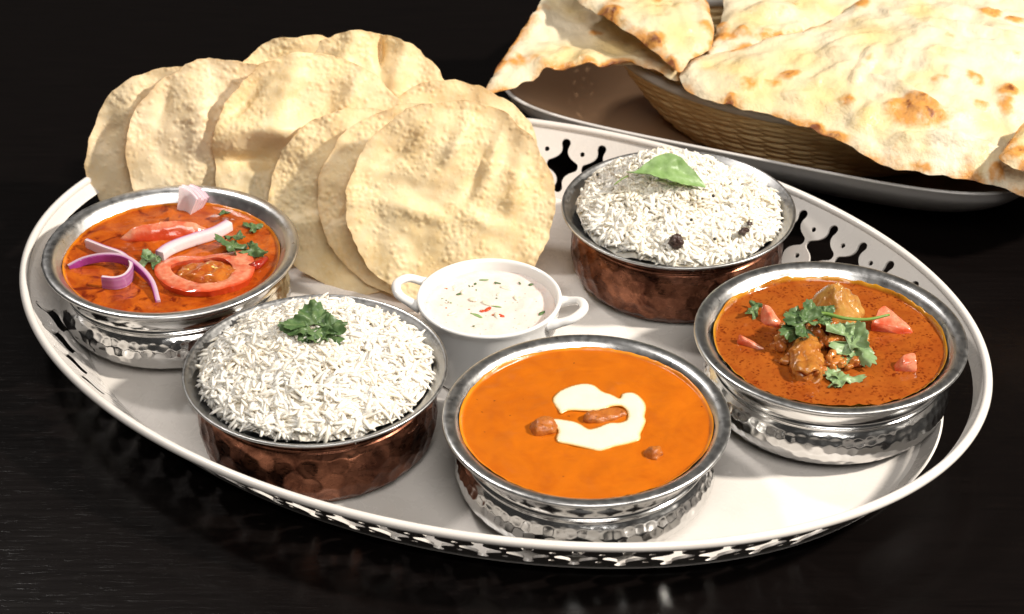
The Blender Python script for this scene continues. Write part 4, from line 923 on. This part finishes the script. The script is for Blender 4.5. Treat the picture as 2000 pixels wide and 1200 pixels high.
naan('naan partly hidden behind the biggest piece, between it and the strip',
     [(1384, 106, 7.9), (1395, 70, 8.1), (1412, 20, 8.5), (1427, -40, 8.8), (1560, -90, 9.2), (1700, -60, 9.0), (1690, 10, 8.4), (1600, 55, 8.0), (1520, 85, 7.8), (1440, 108, 7.7)],
     [(1480, 30, 8.6), (1540, 20, 8.7), (1460, 75, 8.2), (1540, 60, 8.2), (1600, 10, 8.6)], 13, puff=.20,
     blis=[(1420, 72, 8.2, .8, .4, -.3, .12, .7), (1510, 20, 8.7, 1.7, 1.0, .1, .45, .1), (1480, 75, 8.2, .8, .35, -.2, .15, .55), (1550, 8, 8.8, .5, .2, .5, .05, .6)], butter=[(1470, 40, 8.5, 1.6), (1570, 5, 8.7, 1.4)])
naan('largest naan, blistered and buttery, draped over the basket front',
     [(1328, 146, 7.5), (1350, 178, 7.1), (1400, 198, 7.0), (1450, 212, 6.9), (1500, 218, 6.9), (1560, 238, 6.7), (1610, 262, 6.5), (1670, 290, 6.2), (1720, 315, 5.9), (1800, 338, 5.6), (1880, 350, 5.4), (1960, 362, 5.2), (2060, 385, 5.0), (2200, 330, 5.4), (2260, 200, 6.6), (2200, 40, 8.0), (2060, -70, 8.8), (1800, -60, 9.4), (1680, -5, 9.2), (1600, 45, 8.8), (1520, 72, 8.5), (1440, 92, 8.3), (1390, 95, 8.1), (1350, 112, 7.9)],
     [(1450, 150, 7.9), (1550, 140, 8.2), (1650, 110, 8.7), (1750, 60, 9.1), (1600, 200, 7.4), (1700, 200, 7.8), (1800, 150, 8.5), (1900, 100, 8.8), (1750, 270, 6.8), (1850, 260, 7.0), (1950, 250, 7.0), (1900, 180, 8.0), (1990, 150, 8.1), (1700, 150, 8.1)], 21, sp=.24, puff=.20, thick=.6,
     blis=[(1790, 215, 7.8, 2.0, 1.2, -.25, .32, .95), (1900, 290, 6.6, 3.4, .6, -.3, .30, 0), (1790, 120, 8.6, 3.0, .8, -.6, .35, 0), (1540, 145, 8.1, .9, .4, .2, .12, .85), (1510, 158, 7.9, .6, .3, -.3, .1, .7), (1585, 243, 6.8, .9, .5, -.45, .14, .95), (1630, 268, 6.5, 1.0, .45, -.5, .10, .7), (1970, 172, 8, .8, .6, 0, .18, .85), (1965, 205, 7.6, .6, .9, 0, .12, .7), (1935, 20, 9, .8, .7, 0, .22, .9), (1985, 28, 9, .8, .5, 0, .18, .8), (1905, 150, 8.3, .6, .8, .3, .1, .65), (1915, 210, 7.5, .6, .35, 0, .10, .7), (1850, 15, 9.2, 1.6, 1.0, 0, .40, .0), (1650, 85, 8.8, 2.0, .5, .5, .25, 0), (1945, 347, 5.4, .5, .42, 0, .28, 1.0), (1425, 200, 7.0, .3, .5, 0, .05, .75), (1800, 331, 5.7, .7, .25, -.3, .06, .6), (1480, 120, 8.2, 1.3, .9, 0, .28, 0), (1700, 230, 7.3, 1.4, .8, .3, .28, 0), (1760, 175, 8.2, 3.2, .45, -.75, .42, .1), (1850, 275, 6.9, 3.6, .40, -.15, .45, 0), (1690, 130, 8.4, .5, 2.4, -.5, .38, 0), (1870, 315, 6.0, 4.0, .30, -.2, .28, .15), (1900, 60, 8.9, 3.4, .5, -.3, .42, 0), (1560, 190, 7.5, 1.8, .5, -.3, .26, 0), (1620, 150, 8.1, 1.5, .4, .4, .26, 0)],
     butter=[(1610, 195, 7.4, 2.2), (1560, 120, 8.2, 2.0), (1480, 170, 7.6, 2.4), (1700, 70, 9, 2.0)])
naan('small torn naan corner at the right end, overlapping the largest naan',
     [(1952, 308, 6.9), (1975, 270, 7.5), (2010, 235, 8.0), (2120, 230, 8.0), (2180, 300, 7.0), (2100, 350, 6.3), (2020, 346, 6.3), (1975, 330, 6.6)],
     [(2040, 290, 7.5)], 31, puff=.14, blis=[(1985, 305, 7, .8, .5, 0, .12, .85), (2010, 330, 6.7, .6, .4, 0, .1, .6)])
